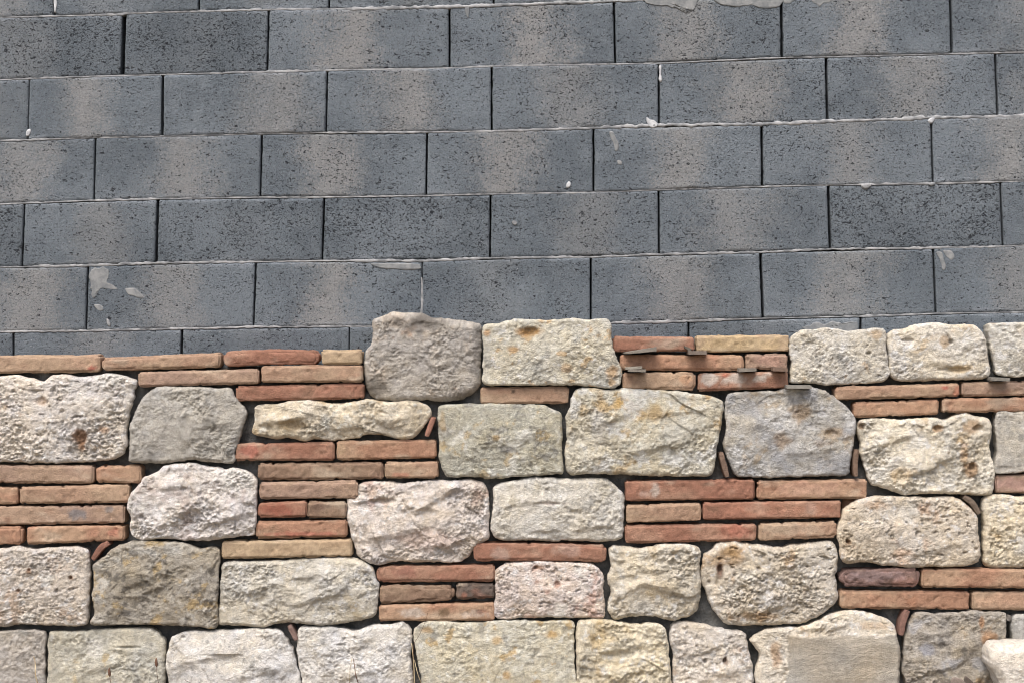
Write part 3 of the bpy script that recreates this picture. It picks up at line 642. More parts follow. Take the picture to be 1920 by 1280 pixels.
      p='1580,960 1595,945 1615,935 1640,930 1680,930 1720,932 1770,930 1800,935 1825,955 1836,970 1836,990 1842,1030 1838,1050 1820,1060 1780,1063 1740,1063 1710,1066 1680,1062 1655,1060 1625,1054 1590,1057 1577,1045 1576,1025 1570,1005 1573,985 1580,970'),
 dict(l='yellow-cream stone cut by the right edge above the lowest brick pairs', c=(219, 206, 176), k='pit', amp=.008, rim=.016, s=[((210, 172, 105), .28, 9, .22), (WHT, .2, 9, .25)],
      p='1843,940 1855,928 1890,926 1905,930 1960,930 2030,935 2045,960 2045,1050 1990,1062 1950,1062 1900,1064 1860,1064 1848,1055 1846,1030 1845,1000 1846,980'),
 dict(l='smooth dull grey stone in the bottom left corner of the photo', c=(158, 152, 144), k='smooth', amp=.008, rim=.008, m='s', s=[(GRY, .3, 10, .3)],
      p='-115,1184 -60,1182 0,1182 40,1180 75,1182 84,1190 84,1230 84,1280 80,1333 0,1337 -60,1336 -115,1334'),
 dict(l='veined cream and ochre stone on the bottom course, second from the left', c=(196, 192, 173), k='smooth', amp=.011, rim=.010, s=[((190, 160, 95), .25, 11, .16), (WHT, .2, 9, .2), (GRY, .2, 12, .2)], h=[(240, 1212, 30, 3, .006)],
      p='92,1186 120,1184 160,1182 190,1178 230,1177 270,1176 290,1180 300,1190 310,1205 309,1240 308,1290 300,1335 200,1337 95,1335 88,1290 88,1230'),
 dict(l='wide chalk-white stone on the bottom course just left of the brown splinter', c=(214, 211, 205), k='rough', amp=.009, rim=.012, s=[(WHT, .3, 9, .3), (GRY, .14, 14, .2)], b=[(505, 1262, 16, 20, (150, 148, 144), .4)], h=[(343, 1194, 5, 4, .008)],
      p='318,1200 330,1190 355,1183 400,1182 440,1180 480,1178 520,1180 535,1192 548,1215 555,1240 562,1270 565,1335 450,1337 330,1335 318,1290 312,1262 310,1240'),
 dict(l='white stone with a peaked upper right corner and dry straws beside it, bottom course', c=(215, 213, 208), k='rough', amp=.008, rim=.014, s=[(WHT, .3, 9, .3), (GRY, .12, 14, .2)], h=[(640, 1208, 12, 3, .006), (718, 1262, 5, 3, .01)],
      p='560,1180 580,1175 620,1175 650,1180 668,1183 700,1172 740,1169 757,1165 770,1180 772,1200 770,1230 776,1290 770,1335 680,1337 580,1335 568,1290 558,1240 556,1210'),
 dict(l='broad squared cream stone freckled with ochre on the bottom course, under the three-brick stack', c=(203, 197, 172), k='rough', amp=.007, rim=.008, s=[((196, 160, 90), .25, 18, .14), (GRY, .2, 14, .2)], b=[(930, 1200, 14, 10, (190, 150, 85), .6), (1035, 1188, 16, 10, (190, 150, 85), .7), (800, 1180, 14, 8, (190, 150, 90), .6), (950, 1265, 10, 10, (195, 150, 80), .6)],
      p='780,1175 795,1166 830,1165 870,1168 920,1164 970,1163 1020,1165 1073,1165 1076,1200 1078,1250 1080,1335 940,1337 800,1335 792,1290 785,1250 778,1215 775,1190'),
 dict(l='yellow-cream stone with large smooth slanting fractures on the bottom course', c=(214, 203, 172), k='rough', amp=.013, rim=.012, s=[((200, 172, 118), .25, 8, .25), (WHT, .2, 8, .25)], h=[(1160, 1225, 44, 12, .009), (1115, 1200, 7, 8, .008)],
      p='1082,1170 1095,1162 1130,1160 1160,1165 1200,1170 1230,1168 1245,1175 1252,1195 1255,1220 1258,1260 1258,1335 1170,1337 1085,1335 1081,1280 1080,1220'),
 dict(l='narrow pale stone with a dark hole near its foot, left of the half-sawn stone', c=(214, 205, 192), k='rough', amp=.010, rim=.014, s=[((200, 172, 145), .2, 10, .22), (WHT, .25, 9, .25)], b=[(1359, 1237, 6, 8, (110, 80, 55), .7)], h=[(1359, 1236, 5, 7, .016), (1322, 1238, 5, 5, .012)],
      p='1260,1175 1275,1165 1310,1168 1340,1175 1370,1182 1395,1185 1402,1200 1405,1220 1412,1250 1414,1290 1410,1335 1340,1337 1265,1335 1262,1270 1262,1230 1256,1200'),
 dict(l='cream stone with a flat sawn grey-brown face filling its lower right', c=(216, 206, 186), k='rough', amp=.009, rim=.014, s=[((196, 158, 110), .22, 11, .2), (WHT, .2, 9, .25)], b=[(1455, 1225, 12, 26, (176, 135, 92), .6), (1640, 1172, 40, 9, (205, 170, 130), .4)], flat=[(1476, 1189), (1800, 1186), (1800, 1500), (1462, 1500)],
      p='1408,1200 1425,1185 1450,1178 1500,1174 1530,1165 1560,1150 1600,1144 1635,1150 1665,1160 1680,1175 1683,1195 1689,1215 1688,1280 1690,1335 1560,1337 1430,1335 1418,1290 1417,1260 1425,1230 1415,1212'),
 dict(l='craggy grey-brown stone with orange streaks right of the half-sawn stone', c=(166, 158, 145), k='rough', amp=.013, rim=.010, s=[((180, 145, 92), .25, 10, .2), ((175, 176, 182), .2, 10, .2), (DRK, .1, 18, .15)], b=[(1855, 1200, 16, 20, (180, 130, 80), .6), (1740, 1215, 20, 14, (160, 162, 172), .7), (1840, 1165, 6, 16, (185, 130, 80), .6)], h=[(1765, 1210, 10, 8, .006)],
      p='1712,1155 1725,1147 1760,1149 1800,1147 1820,1144 1850,1147 1885,1148 1888,1165 1888,1185 1889,1205 1889,1240 1885,1280 1880,1335 1790,1337 1710,1335 1700,1280 1692,1260 1695,1220 1698,1190'),
 dict(l='bright white stone lying in front of the wall in the bottom right corner', c=(228, 220, 206), k='smooth', amp=.009, rim=.03, y0=-.13, s=[(WHT, .3, 9, .3)],
      p='1860,1230 1870,1212 1885,1210 1920,1209 1975,1212 2000,1250 2006,1290 1990,1331 1930,1333 1896,1331 1880,1290 1868,1262 1860,1250'),
 dict(l='plain grey stone at the right edge directly behind the bright white stone', c=(158, 157, 152), k='smooth', amp=.006, rim=.012, m='s', s=[(GRY, .3, 10, .3)],
      p='1897,1170 1905,1153 1925,1151 1980,1152 2050,1155 2056,1200 2055,1330 1980,1335 1900,1330 1899,1260 1900,1200'),
]
RID = {1: [(330, 770, 350, 835, 14, 8, .004), (360, 800, 440, 790, 26, 12, .004)],
 7: [(490, 792, 590, 772, 22, 9, .009), (640, 800, 760, 782, 26, 9, .008)],
 8: [(826, 800, 852, 862, 16, 6, .005), (890, 830, 990, 815, 30, 10, .004)],
 9: [(1100, 800, 1190, 770, 34, 10, .007), (1180, 850, 1300, 820, 36, 10, .007), (1240, 775, 1330, 765, 20, 8, .005)],
 10: [(1400, 800, 1490, 770, 30, 10, .006), (1470, 850, 1580, 835, 34, 10, .006)],
 11: [(1630, 838, 1720, 808, 34, 9, .009), (1700, 890, 1790, 850, 34, 9, .008)],
 13: [(285, 992, 375, 948, 34, 9, .011), (378, 978, 470, 958, 34, 9, .010), (300, 915, 380, 900, 24, 8, .006), (415, 908, 462, 940, 26, 8, .008)],
 14: [(230, 1100, 330, 1060, 30, 10, .005)],
 16: [(430, 1112, 525, 1092, 28, 9, .007), (540, 1135, 660, 1100, 34, 9, .008), (560, 1080, 660, 1075, 20, 8, .005)],
 17: [(762, 965, 868, 905, 34, 10, .011), (662, 940, 735, 930, 20, 7, .009), (680, 1010, 790, 990, 34, 10, .009), (800, 1030, 890, 1000, 34, 10, .009), (780, 930, 850, 915, 16, 7, .004)],
 18: [(935, 950, 1020, 935, 26, 8, .005), (1000, 1002, 1060, 985, 24, 8, .006), (1075, 992, 1162, 975, 26, 9, .006)],
 20: [(1150, 1122, 1218, 1082, 36, 10, .010), (1212, 1088, 1296, 1120, 40, 12, .011)],
 21: [(1350, 1095, 1450, 1070, 30, 10, .006), (1360, 1150, 1500, 1125, 36, 10, .008), (1460, 1060, 1540, 1050, 22, 8, .006)],
 22: [(1600, 1010, 1700, 985, 30, 9, .006), (1700, 1040, 1810, 1015, 30, 9, .006)],
 25: [(150, 1262, 240, 1232, 30, 9, .006), (205, 1215, 280, 1222, 20, 6, .004)],
 26: [(340, 1240, 430, 1222, 30, 9, .007), (440, 1270, 530, 1250, 30, 9, .006)],
 27: [(590, 1225, 690, 1205, 30, 9, .006), (640, 1270, 740, 1245, 30, 9, .006)],
 29: [(1110, 1232, 1210, 1200, 34, 9, .010), (1120, 1285, 1215, 1240, 40, 11, .010)],
 30: [(1280, 1228, 1360, 1205, 26, 9, .008), (1300, 1275, 1395, 1250, 26, 9, .007)],
 31: [(1450, 1186, 1600, 1168, 22, 8, .006)],
 32: [(1712, 1262, 1800, 1238, 30, 10, .009), (1790, 1215, 1870, 1190, 26, 9, .007), (1720, 1190, 1790, 1180, 22, 8, .006)],
}
for i, d in enumerate(STONES):
    pts = [tuple(map(float, q.split(','))) for q in d['p'].split()]
    rnd = random.Random(900 + i)
    y0 = d.get('y0', rnd.uniform(-.004, .008))
    me, loc = stone_mesh('wall_stone', pts, M_SMOOTH if d.get('m') == 's' else M_STONE, d['c'], y0=y0, rim=d.get('rim', .015), amp=d['amp'], kind=d['k'], seed=11 + i * 3,
                         stains=d.get('s', ()), blobs=d.get('b', ()), hollows=d.get('h', ()), flat=d.get('flat'), ridges=RID.get(i, ()), depth=.085 if y0 > -.05 else .12)
    o = link('wall_stone', me, loc)
    tag(o, d['l'], 'stone', G)

# ------------------------------------------------------------------ flat clay bricks
TN = {  # base, second hue
 'o': ((190, 140, 108), (200, 160, 126)), 'r': ((176, 120, 94), (188, 140, 112)), 't': ((192, 152, 122), (198, 164, 132)), 'y': ((200, 168, 130), (208, 178, 140)),
 'p': ((182, 148, 126), (192, 158, 130)), 'b': ((158, 126, 102), (176, 146, 118)), 'd': ((112, 98, 90), (140, 116, 100)), 'm': ((150, 116, 106), (128, 100, 96)),
}
def brickcol(tone, extras):
    c1, c2 = [des(c, .20) * np.array([.67, .675, .665]) for c in TN[tone]]
    def f(P, seed):
        A = P * (.6, .4, 1.2)
        n1 = fbm(A, 9, 4, seed + 1, gain=.6)
        t = ss(n1, -.35, .45)[:, None]
        col = c1 * (1 - t) + c2 * t
        t = (ss(fbm(A, 16, 3, seed + 9), .35, .8) * .4)[:, None]; col = col * (1 - t) + des((184, 124, 98), .15) * .8 * t
        t = (ss(fbm(A, 20, 4, seed + 4), .3, .9) * .5)[:, None]; col = col * (1 - t) + lin((110, 88, 72)) * t
        t = (ss(fbm(A, 14, 4, seed + 6), .25, .85) * .45)[:, None]; col = col * (1 - t) + lin((196, 182, 162)) * .85 * t
        for (hx, hy, ax, ay, c, stg) in extras:
            a, b_ = W(hx, hy, .005)
            qd = np.hypot((P[:, 0] - a) / (ax * PX), (P[:, 2] - b_) / (ay * PX)) + .6 * fbm(P, 34, 4, seed + 17, gain=.65)
            t = ((1 - ss(qd, .5, 1.15)) * stg)[:, None]; col = col * (1 - t) + des(c, .2) * .78 * t
        col *= (1 + .15 * fbm(P, 55, 3, seed + 12, gain=.8) + .10 * fbm(A, 18, 3, seed + 15))[:, None]
        return col
    return f
GB = 'flat clay bricks of the lower wall'
WS = (206, 196, 184)
BR = [ # quad, tone, end rounding, label, extras, sag, depth offset
 ((-110, 187, 668, 665, 701, 697), 't', (0, .2), 'tan brick at the left edge, highest course, above the knobbly white stone', [(172, 690, 10, 6, (190, 90, 70), .7)]),
 ((190, 413, 671, 661, 695, 689), 't', (.5, .2), 'tan brick on the highest course, second from the left edge', []),
 ((418, 598, 659, 657, 688, 684), 'r', (.7, .7), 'red round-ended brick on the highest course left of a short yellowish one', [], .004),
 ((603, 678, 656, 656, 683, 684), 'y', (.1, .2), 'short yellowish tan brick touching the brownish grey weathered stone at its upper left', []),
 ((259, 486, 697, 691, 725, 719), 'p', (.1, .2), 'pinkish tan brick directly above the smooth rounded grey stone', []),
 ((489, 680, 686, 684, 717, 716), 't', (.1, .1), 'tan brick directly under the short yellowish one, its right end at the brownish grey stone', []),
 ((442, 683, 723, 718, 752, 747), 'r', (.3, .1), 'bright orange-red brick resting over the long low yellowish stone', []),
 ((441, 627, 831, 828, 863, 863), 'r', (.1, .15), 'red brick under the left half of the long yellowish stone', [(470, 845, 20, 14, (196, 84, 70), .4)]),
 ((631, 818, 826, 824, 862, 858), 'o', (.1, .1), 'smooth orange brick under the right half of the long yellowish stone', [(640, 838, 8, 14, (200, 170, 130), .5)]),
 ((483, 719, 868, 866, 900, 897), 'b', (.2, .1), 'long brown-tan brick at the upper right of the pinkish white broken stone', []),
 ((722, 822, 866, 864, 896, 896), 't', (.1, .1), 'short tan brick directly above the big pink-tinged stone', [(755, 890, 20, 5, (200, 120, 90), .5)]),
 ((486, 671, 904, 900, 935, 934), 'p', (.2, .35), 'pinkish brown brick wedged against the upper left shoulder of the big pink-tinged stone', []),
 ((482, 575, 942, 938, 971, 968), 'r', (.5, .1), 'short dark red brick with a chipped left end', [(520, 955, 40, 12, (160, 84, 62), .6)]),
 ((577, 650, 940, 940, 970, 971), 'b', (.1, .2), 'short brown brick right beside the chipped dark red one', [(600, 950, 20, 8, (120, 96, 84), .5)]),
 ((480, 651, 977, 974, 1009, 1006), 'o', (.2, .1), 'orange-red brick directly above the long pale yellow brick', [(570, 1000, 90, 5, (190, 96, 76), .5)]),
 ((415, 660, 1014, 1010, 1047, 1043), 'y', (.1, .1), 'long pale yellow brick lying on the long cream stone', []),
 ((-110, 176, 871, 872, 905, 906), 'p', (0, .2), 'pinkish brick directly under the knobbly white stone, at the left edge', []),
 ((180, 265, 873, 871, 905, 906), 'o', (.2, .2), 'short orange-brown brick under the right end of the knobbly white stone', []),
 ((-110, 34, 912, 912, 946, 945), 'o', (0, .2), 'orange brick end at the left edge, second brick course under the knobbly white stone', []),
 ((37, 242, 913, 907, 944, 942), 't', (.15, .2), 'tan-orange brick left of the pinkish white broken stone, second in its stack', []),
 ((-110, 234, 950, 946, 985, 980), 'p', (0, .15), 'long pinkish brick with blue-grey stains near its right end', [(145, 962, 24, 12, (120, 122, 128), .7), (205, 955, 10, 6, (125, 125, 128), .6)]),
 ((-110, 42, 987, 987, 1020, 1020), 'o', (0, .3), 'orange brick end at the left edge, lowest in its stack', []),
 ((50, 233, 987, 984, 1020, 1013), 'o', (.1, .15), 'orange brick lowest in its stack, above the curved red chip', [(215, 1000, 16, 10, (176, 92, 70), .5)]),
 ((900, 1067, 726, 724, 757, 756), 't', (.1, .15), 'single tan brick under the rust-spotted cream stone', [(963, 733, 4, 3, (60, 50, 44), .8)]),
 ((888, 1137, 1018, 1022, 1052, 1054), 'r', (.4, .5), 'bowed pinkish red brick with rounded ends and pale patches', [(940, 1035, 24, 14, WS, .25), (1060, 1030, 30, 12, WS, .2)], .003),
 ((706, 928, 1061, 1058, 1092, 1089), 'r', (.4, .15), 'dark red brick on top of the three-brick stack under the big pink-tinged stone', [(760, 1072, 26, 12, (140, 86, 72), .6)]),
 ((712, 852, 1096, 1098, 1131, 1126), 'b', (.2, .6), 'rough brown brick in the middle of the three-brick stack', []),
 ((855, 928, 1093, 1093, 1123, 1121), 'd', (.1, .15), 'short dark grey-brown weathered brick in the three-brick stack', [(870, 1115, 6, 6, (170, 100, 70), .5)]),
 ((710, 928, 1134, 1129, 1164, 1163), 'o', (.1, .1), 'orange brick with whitish patches and a brown knot, lowest in the three-brick stack', [(775, 1148, 22, 10, WS, .6), (832, 1146, 14, 10, (120, 96, 66), .8), (890, 1150, 24, 8, WS, .4), (905, 1145, 14, 5, (130, 86, 66), .7)]),
 ((1150, 1302, 631, 632, 660, 658), 'r', (.3, .1), 'pinkish red brick with moss-grey specks on the top course, touching the rust-spotted stone', [(1250, 645, 30, 10, (170, 150, 130), .4)]),
 ((1306, 1480, 630, 628, 661, 658), 'y', (.1, .05), 'yellow brick on the top course, the yellowest of all', [(1390, 645, 90, 20, (206, 178, 126), .6)]),
 ((1162, 1395, 664, 665, 694, 695), 'o', (.2, .3), 'long orange-brown brick pinched between slate shims above and below', [(1270, 680, 120, 20, (190, 140, 106), .5)]),
 ((1398, 1477, 664, 664, 692, 692), 'p', (.1, .1), 'short pink brick under the right end of the yellow brick', [(1440, 675, 30, 12, (200, 150, 128), .4)]),
 ((1168, 1305, 698, 697, 729, 732), 't', (.1, .4), 'pinkish tan worn brick, lowest of the slate-shimmed stack at its left', [(1285, 710, 14, 10, (205, 150, 105), .6)]),
 ((1309, 1478, 700, 695, 733, 727), 'r', (.15, .1), 'red brick whitened with old lime, lowest of the slate-shimmed stack at its right', [(1330, 712, 20, 12, WS, .75), (1378, 712, 24, 11, WS, .7), (1428, 708, 18, 11, WS, .75), (1360, 702, 8, 6, (190, 90, 60), .6)]),
 ((1566, 1800, 725, 718, 750, 743), 't', (.3, .2), 'cracked orange-tan brick with a red bruise at its right end', [(1771, 726, 10, 5, (176, 70, 56), .7), (1795, 735, 8, 12, (196, 112, 80), .6)]),
 ((1804, 1985, 716, 712, 743, 741), 'p', (.2, .1), 'greyish pink brick below a slate shim at the right edge', [(1880, 722, 40, 10, (170, 145, 130), .4)]),
 ((1601, 1761, 753, 748, 783, 777), 'o', (.15, .1), 'orange-tan brick under the cracked one, above the bright holed stone', [(1690, 765, 90, 16, (200, 150, 112), .4)]),
 ((1768, 1985, 747, 744, 773, 771), 'o', (.1, .1), 'long orange-brown brick at the right edge, under the greyish pink one', []),
 ((1173, 1415, 901, 898, 939, 936), 'r', (.05, .05), 'red brick with a whitish stripe at its left, under the wide squared stone', [(1228, 918, 8, 16, WS, .6), (1210, 925, 14, 8, WS, .25)]),
 ((1420, 1626, 900, 898, 936, 934), 'o', (.1, .05), 'salmon brick under the bluish grey stone', [(1520, 915, 60, 16, (204, 158, 132), .5)]),
 ((1174, 1315, 946, 942, 980, 976), 't', (.1, .1), 'tan-orange brick in the middle layer under the red brick with a whitish stripe', []),
 ((1318, 1577, 941, 938, 974, 970), 'r', (.1, .05), 'long orange-red brick under the salmon brick', [(1520, 955, 12, 14, WS, .2), (1440, 955, 100, 14, (196, 132, 100), .4)]),
 ((1172, 1419, 984, 981, 1018, 1013), 'r', (.1, .15), 'long red brick, lowest layer beside a short greyish tan one', [(1380, 995, 30, 14, (190, 100, 76), .4)]),
 ((1423, 1570, 981, 976, 1014, 1007), 't', (.2, .4), 'short greyish tan round-ended brick above the big stone with one dark hole', [(1480, 992, 60, 14, (190, 168, 142), .5)]),
 ((1580, 1640, 934, 934, 966, 966), 'o', (.1, .1), 'brick end set far back in the gap under the salmon brick', [], 0, .04),
 ((1576, 1724, 1068, 1064, 1099, 1100), 'm', (.8, .5), 'purplish overburnt brick with rounded ends', [(1700, 1090, 24, 12, (176, 128, 110), .6), (1640, 1078, 50, 10, (160, 140, 140), .4)]),
 ((1729, 1985, 1066, 1066, 1101, 1103), 'o', (.1, .1), 'orange-brown brick right of the purplish overburnt one', []),
 ((1575, 1818, 1106, 1108, 1140, 1143), 'o', (.15, .1), 'long orange brick under the purplish overburnt one', [(1710, 1125, 12, 12, (170, 110, 70), .4)]),
 ((1823, 1985, 1109, 1109, 1143, 1143), 't', (.1, .1), 'tan-orange brick at the right edge, lowest brick in the wall there', [(1880, 1125, 60, 12, (204, 160, 126), .5)]),
 ((1867, 1985, 890, 888, 924, 924), 'p', (.05, .1), 'dusty pink brick alone at the right edge under the grey-cream stone', [(1900, 905, 60, 14, (188, 142, 132), .5)]),
]
for i, bdef in enumerate(BR):
    q, tone, er, lab, ex = bdef[:5]
    sag = bdef[5] if len(bdef) > 5 else 0.; off = bdef[6] if len(bdef) > 6 else 0.
    rnd = random.Random(500 + i)
    y0 = rnd.uniform(.002, .012) + off
    rough = tone in 'mdb'
    me, loc = slab_mesh('flat_brick', q, y0, .085, M_BRICK, brickcol(tone, ex), rad=rnd.uniform(.0035, .0055), step=.0040, jag=.0040 if rough else .0029, seed=700 + i * 3,
                        endr=er, sag=sag, chips=2.6 if rough else 1.9)
    o = link('flat_brick', me, loc); tag(o, lab, 'brick', GB)

# ------------------------------------------------------------------ clay chips wedged in the joints
def chip(path, wpx, depth, rgb, label, seed, y0=.0, name='clay_chip', cat='brick chip'):
    P = catmull_open([W(x, y, y0) for x, y in path], 10)
    t = np.gradient(P, axis=0); t /= np.linalg.norm(t, axis=1)[:, None]
    nr = np.stack([-t[:, 1], t[:, 0]], 1); n = len(P); hw = wpx * PX / 2
    c = P.mean(0)
    prof = [(-1, 0.0), (-.8, -.002), (0, -.003), (.8, -.002), (1, 0.), (1, depth * .5), (1, depth), (-1, depth), (-1, depth * .5)]
    V = []; m = len(prof)
    for k in range(n):
        tp = 1 - .25 * abs(2 * k / (n - 1) - 1) ** 3
        for (a, dy) in prof:
            p = P[k] + nr[k] * hw * a * tp
            V.append((p[0], y0 + dy, p[1]))
    V = np.array(V); nz = fbm(V, 60, 3, seed) * .0013; V[:, 0] += nz; V[:, 1] += nz[::-1]
    F = [(k * m + j, k * m + (j + 1) % m, (k + 1) * m + (j + 1) % m, (k + 1) * m + j) for k in range(n - 1) for j in range(m)]
    F += [tuple(range(m))[::-1], tuple((n - 1) * m + j for j in range(m))]
    col = np.tile(des(rgb, .25) * .72, (len(V), 1)) * (1 + .2 * fbm(V, 40, 3, seed + 2))[:, None]
    o = link(name, mesh(name, V - (c[0], y0, c[1]), F, M_BRICK, col, smooth=False), (c[0], y0, c[1]))
    tag(o, label, cat, 'clay chips wedged between the stones')
def catmull_open(P, k):
    P = [np.array(p, float) for p in P]; P = [2 * P[0] - P[1]] + P + [2 * P[-1] - P[-2]]; out = []
    for i in range(1, len(P) - 2):
        a, b_, c, d = P[i - 1:i + 3]
        for t in np.arange(k) / k: out.append(.5 * (2 * b_ + (c - a) * t + (2 * a - 5 * b_ + 4 * c - d) * t * t + (3 * b_ - a - 3 * c + d) * t ** 3))
    out.append(P[-2]); return np.array(out)
chip([(813, 782), (808, 795), (800, 817)], 10, .05, (178, 122, 98), 'red-brown splinter leaning at the right end of the long yellowish stone', 41)
chip([(1352, 848), (1357, 868), (1364, 893)], 10, .05, (140, 112, 92), 'brown leaning chip between the widest squared stone and the bluish grey stone', 42)
chip([(1607, 842), (1604, 866), (1605, 892)], 9, .05, (138, 110, 88), 'upright brown chip between the bluish grey stone and the bright holed stone', 43, y0=-.004)
chip([(1808, 931), (1823, 942), (1836, 962)], 11, .05, (128, 108, 90), 'curved brown chip hugging the upper right corner of the peach and cream stone', 44)
chip([(204, 1017), (189, 1026), (174, 1048)], 11, .05, (158, 106, 84), 'curved red chip at the upper left corner of the dark speckled stone', 45)
chip([(542, 1172), (548, 1184), (556, 1199)], 9, .05, (150, 118, 106), 'small brown splinter between the two chalk-white stones of the bottom course', 46)
chip([(1702, 1144), (1694, 1165), (1690, 1190)], 11, .05, (150, 108, 92), 'reddish chip wedged at the upper right of the half-sawn stone', 47)
chip([(1893, 1153), (1892, 1158), (1890, 1163)], 8, .04, (128, 120, 112), 'tiny grey pebble-like chip above the gap right of the craggy stone', 48, y0=.01)

# ------------------------------------------------------------------ thin slate shims sticking out of the joints
def shim(x0, x1, yl, yr, thl, thr, proud, label, seed, skew=0., y_in=.03, rgb=(150, 143, 133)):
    """thin slab: front edge runs x0..x1 at photo height yl..yr (its top), thickness thl/thr px, sticks out by proud metres"""
    n = 10; V = []; yf = -proud
    a0 = W(x0, yl, yf); a1 = W(x1, yr, yf)
    rows = []
    for dep in np.linspace(0, 1, 5):
        for k in range(n + 1):
            t = k / n
            ins = (1 - dep) * skew
            X = a0[0] + (a1[0] - a0[0]) * (t * (1 - abs(ins) * .5) + max(0, ins) * .5)
            Z = a0[1] + (a1[1] - a0[1]) * t
            yy = yf + (y_in + proud) * dep + .004 * gn(np.array([[X, 0, seed]]), 40, seed)[0] * (1 - dep)
            th = (thl + (thr - thl) * t) * PX
            V.append((X, yy, Z)); V.append((X, yy, Z - th))
    V = np.array(V); m = (n + 1) * 2; F = []
    for r in range(4):
        for k in range(n):
            a = r * m + 2 * k; b_ = a + m
            F.append((a, a + 2, b_ + 2, b_)); F.append((a + 1, b_ + 1, b_ + 3, a + 3))
        F.append((r * m, (r + 1) * m, (r + 1) * m + 1, r * m + 1)); e = r * m + 2 * n
        F.append((e, e + 1, e + m + 1, e + m))
    for k in range(n):
        F.append((2 * k, 2 * k + 1, 2 * k + 3, 2 * k + 2)); a = 4 * m + 2 * k
        F.append((a, a + 2, a + 3, a + 1))
    V[:, 2] += fbm(V, 50, 2, seed) * .0008
    c = V.mean(0)
    col = np.tile(lin(rgb) * .62, (len(V), 1)) * (1 + .2 * fbm(V, 60, 3, seed + 2))[:, None]
    o = link('slate_shim', mesh('slate_shim', V - c, F, M_SLATE, col, smooth=False), c)
    tag(o, label, 'shim', 'slate shims sticking out between bricks')
shim(1168, 1231, 660, 650, 3, 8, .032, 'largest wedge-shaped slate shim under the pinkish red brick of the top course', 61, skew=.3)
shim(1291, 1328, 657, 658, 7, 6, .032, 'flat slate shim below the joint between the pinkish red and yellow bricks', 62, skew=-.15, rgb=(140, 128, 118))
shim(1284, 1296, 648, 653, 4, 7, .021, 'tiny slate flake just above a flat shim by the left end of the yellow brick', 63, rgb=(118, 112, 102))
shim(1173, 1204, 688, 686, 4, 4, .028, 'thin pale slate flake at the left end of the long orange-brown brick, lying on another', 64, rgb=(170, 164, 152))
shim(1178, 1211, 691, 692, 5, 5, .034, 'slate shim under the left end of the long orange-brown brick, below a paler flake', 65)
shim(1386, 1420, 690, 690, 7, 5, .032, 'grey slate shim under the joint between the long orange-brown and the short pink brick', 66, skew=-.1)
shim(1449, 1477, 687, 690, 8, 6, .028, 'brownish shim under the right end of the short pink brick', 67, rgb=(140, 118, 104))
shim(1475, 1522, 721.5, 722, 6, 6, .032, 'light grey slate shim lying on top of the bluish grey five-sided stone', 68, rgb=(160, 156, 148))
shim(1859, 1894, 706.5, 708, 6, 6, .030, 'grey slate shim on the greyish pink brick near the right edge', 69, rgb=(150, 146, 138))

# ------------------------------------------------------------------ dry stalks in front of the foot of the wall
def tube(path, r0, r1, mat, name, sides=6):
    P = np.array(path); n = len(P); V = []; F = []
    for k in range(n):
        t = P[min(k + 1, n - 1)] - P[max(k - 1, 0)]; t = t / np.linalg.norm(t)
        a = np.cross(t, (0, 1, 0)); a /= np.linalg.norm(a); b_ = np.cross(t, a); r = r0 + (r1 - r0) * k / (n - 1)
        for j in range(sides):
            q = 2 * math.pi * j / sides; V.append(P[k] + r * (math.cos(q) * a + math.sin(q) * b_))
    for k in range(n - 1):
        for j in range(sides):
            F.append((k * sides + j, k * sides + (j + 1) % sides, (k + 1) * sides + (j + 1) % sides, (k + 1) * sides + j))
    F += [tuple(range(sides))[::-1], tuple((n - 1) * sides + j for j in range(sides))]
    return mesh(name, np.array(V), F, mat)
def stalk(path, y0, r0, r1, mat, label, head=None, name='dry_stalk'):
    p2 = catmull_open(path, 6); b_ = W(*path[0], y0)
    pts = []
    for k, (x, y) in enumerate(p2):
        X, Z = W(x, y, y0); pts.append((X - b_[0], .012 * math.sin(k * .35), Z - b_[1]))
    o = link(name, tube(pts, r0, r1, mat, name), (b_[0], y0, b_[1]))
    tag(o, label, 'dry stalk', 'dry stalks at the foot of the wall')
    if head:
        e = pts[-1]; hp = [(e[0], e[1], e[2] - .006), (e[0] - .001, e[1], e[2]), (e[0] - .002, e[1], e[2] + .008), (e[0] - .002, e[1], e[2] + .016), (e[0] - .001, e[1], e[2] + .021)]
        me = tube(hp, .004, .004, M_STEM, 'seed_head', 8)
        co = np.array([v.co[:] for v in me.vertices]).reshape(5, 8, 3)
        for k, s_ in enumerate((.3, 1.1, 1.2, .8, .25)): c = co[k].mean(0); co[k] = c + (co[k] - c) * s_ * head
        me.vertices.foreach_set('co', co.ravel()); me.update()
        link('seed_head', me, (0, 0, 0), o)
stalk([(76, 1333), (74, 1300), (70, 1270), (66, 1247), (61, 1231)], -.10, .0026, .0010, M_STRAW, 'pale straw blade curving up in front of the dull grey corner stone')
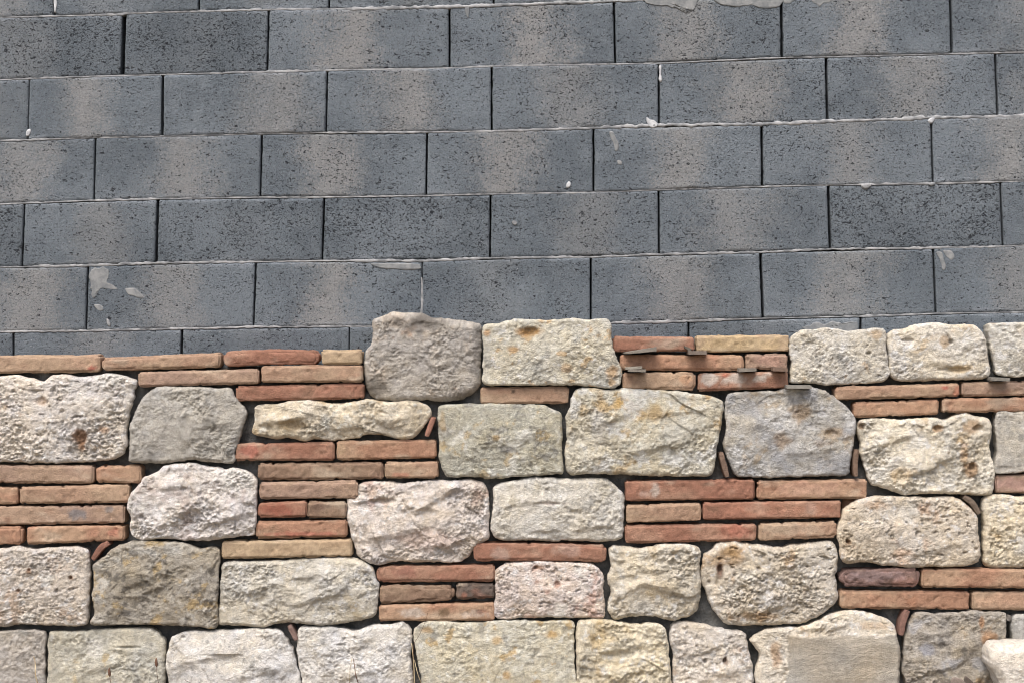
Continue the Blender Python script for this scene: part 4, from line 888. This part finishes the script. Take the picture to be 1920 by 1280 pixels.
stalk([(214, 1333), (212, 1305), (210, 1280), (206, 1264)], -.09, .0011, .0008, M_STEM, 'short brown stem with a seed head before the veined cream stone', head=1.)
stalk([(299, 1333), (299, 1300), (297, 1270), (294, 1246)], -.09, .0010, .0007, M_STEM, 'taller brown stem with a seed head at the right side of the veined cream stone', head=1.)
stalk([(684, 1333), (677, 1300), (669, 1268), (665, 1250), (661, 1233)], -.10, .0019, .0008, M_STEM, 'dark bent stem in front of the white peaked stone')
stalk([(659, 1333), (655, 1290), (657, 1255), (660, 1232)], -.10, .0010, .0006, M_STRAW, 'hair-thin pale straw beside the dark bent stem')
stalk([(776, 1333), (777, 1290), (776, 1240), (772, 1205)], -.03, .0020, .0010, M_STRAW, 'straight straw rising in the gap left of the ochre-freckled stone')
stalk([(800, 1333), (792, 1290), (784, 1262), (777, 1236)], -.03, .0016, .0008, M_STRAW, 'slanting straw crossing the gap left of the ochre-freckled stone')
stalk([(773, 1333), (774, 1270), (776, 1210), (786, 1190), (796, 1168), (803, 1145)], -.035, .0009, .0003, M_STEM, 'long thin curved stem arching up to the lowest orange brick of the three-brick stack')
stalk([(412, 1333), (400, 1300), (382, 1285), (350, 1276), (345, 1274)], -.08, .0009, .0005, M_STEM, 'drooping thin stem low before the wide chalk-white stone')
# broken slate leaning at the foot of the wall in the corner
def leaf_slate(pts, y0, th, rgb, label, seed):
    me, loc = stone_mesh('slate_piece', pts, M_SLATE, rgb, y0=y0, depth=th, rim=.002, amp=.001, kind='smooth', seed=seed, bulge=0, jag=.001)
    tag(link('slate_piece', me, loc), label, 'slate', 'broken slates at the foot of the wall')
leaf_slate([(1784, 1276), (1797, 1270), (1812, 1280), (1826, 1300), (1830, 1333), (1780, 1333)], -.08, .010, (120, 106, 96), 'brown broken slate piece poking up before the craggy stone', 91)
leaf_slate([(1808, 1271), (1816, 1270), (1830, 1285), (1842, 1310), (1842, 1333), (1816, 1333)], -.055, .010, (84, 74, 68), 'darker slate piece standing just behind the brown broken one', 92)
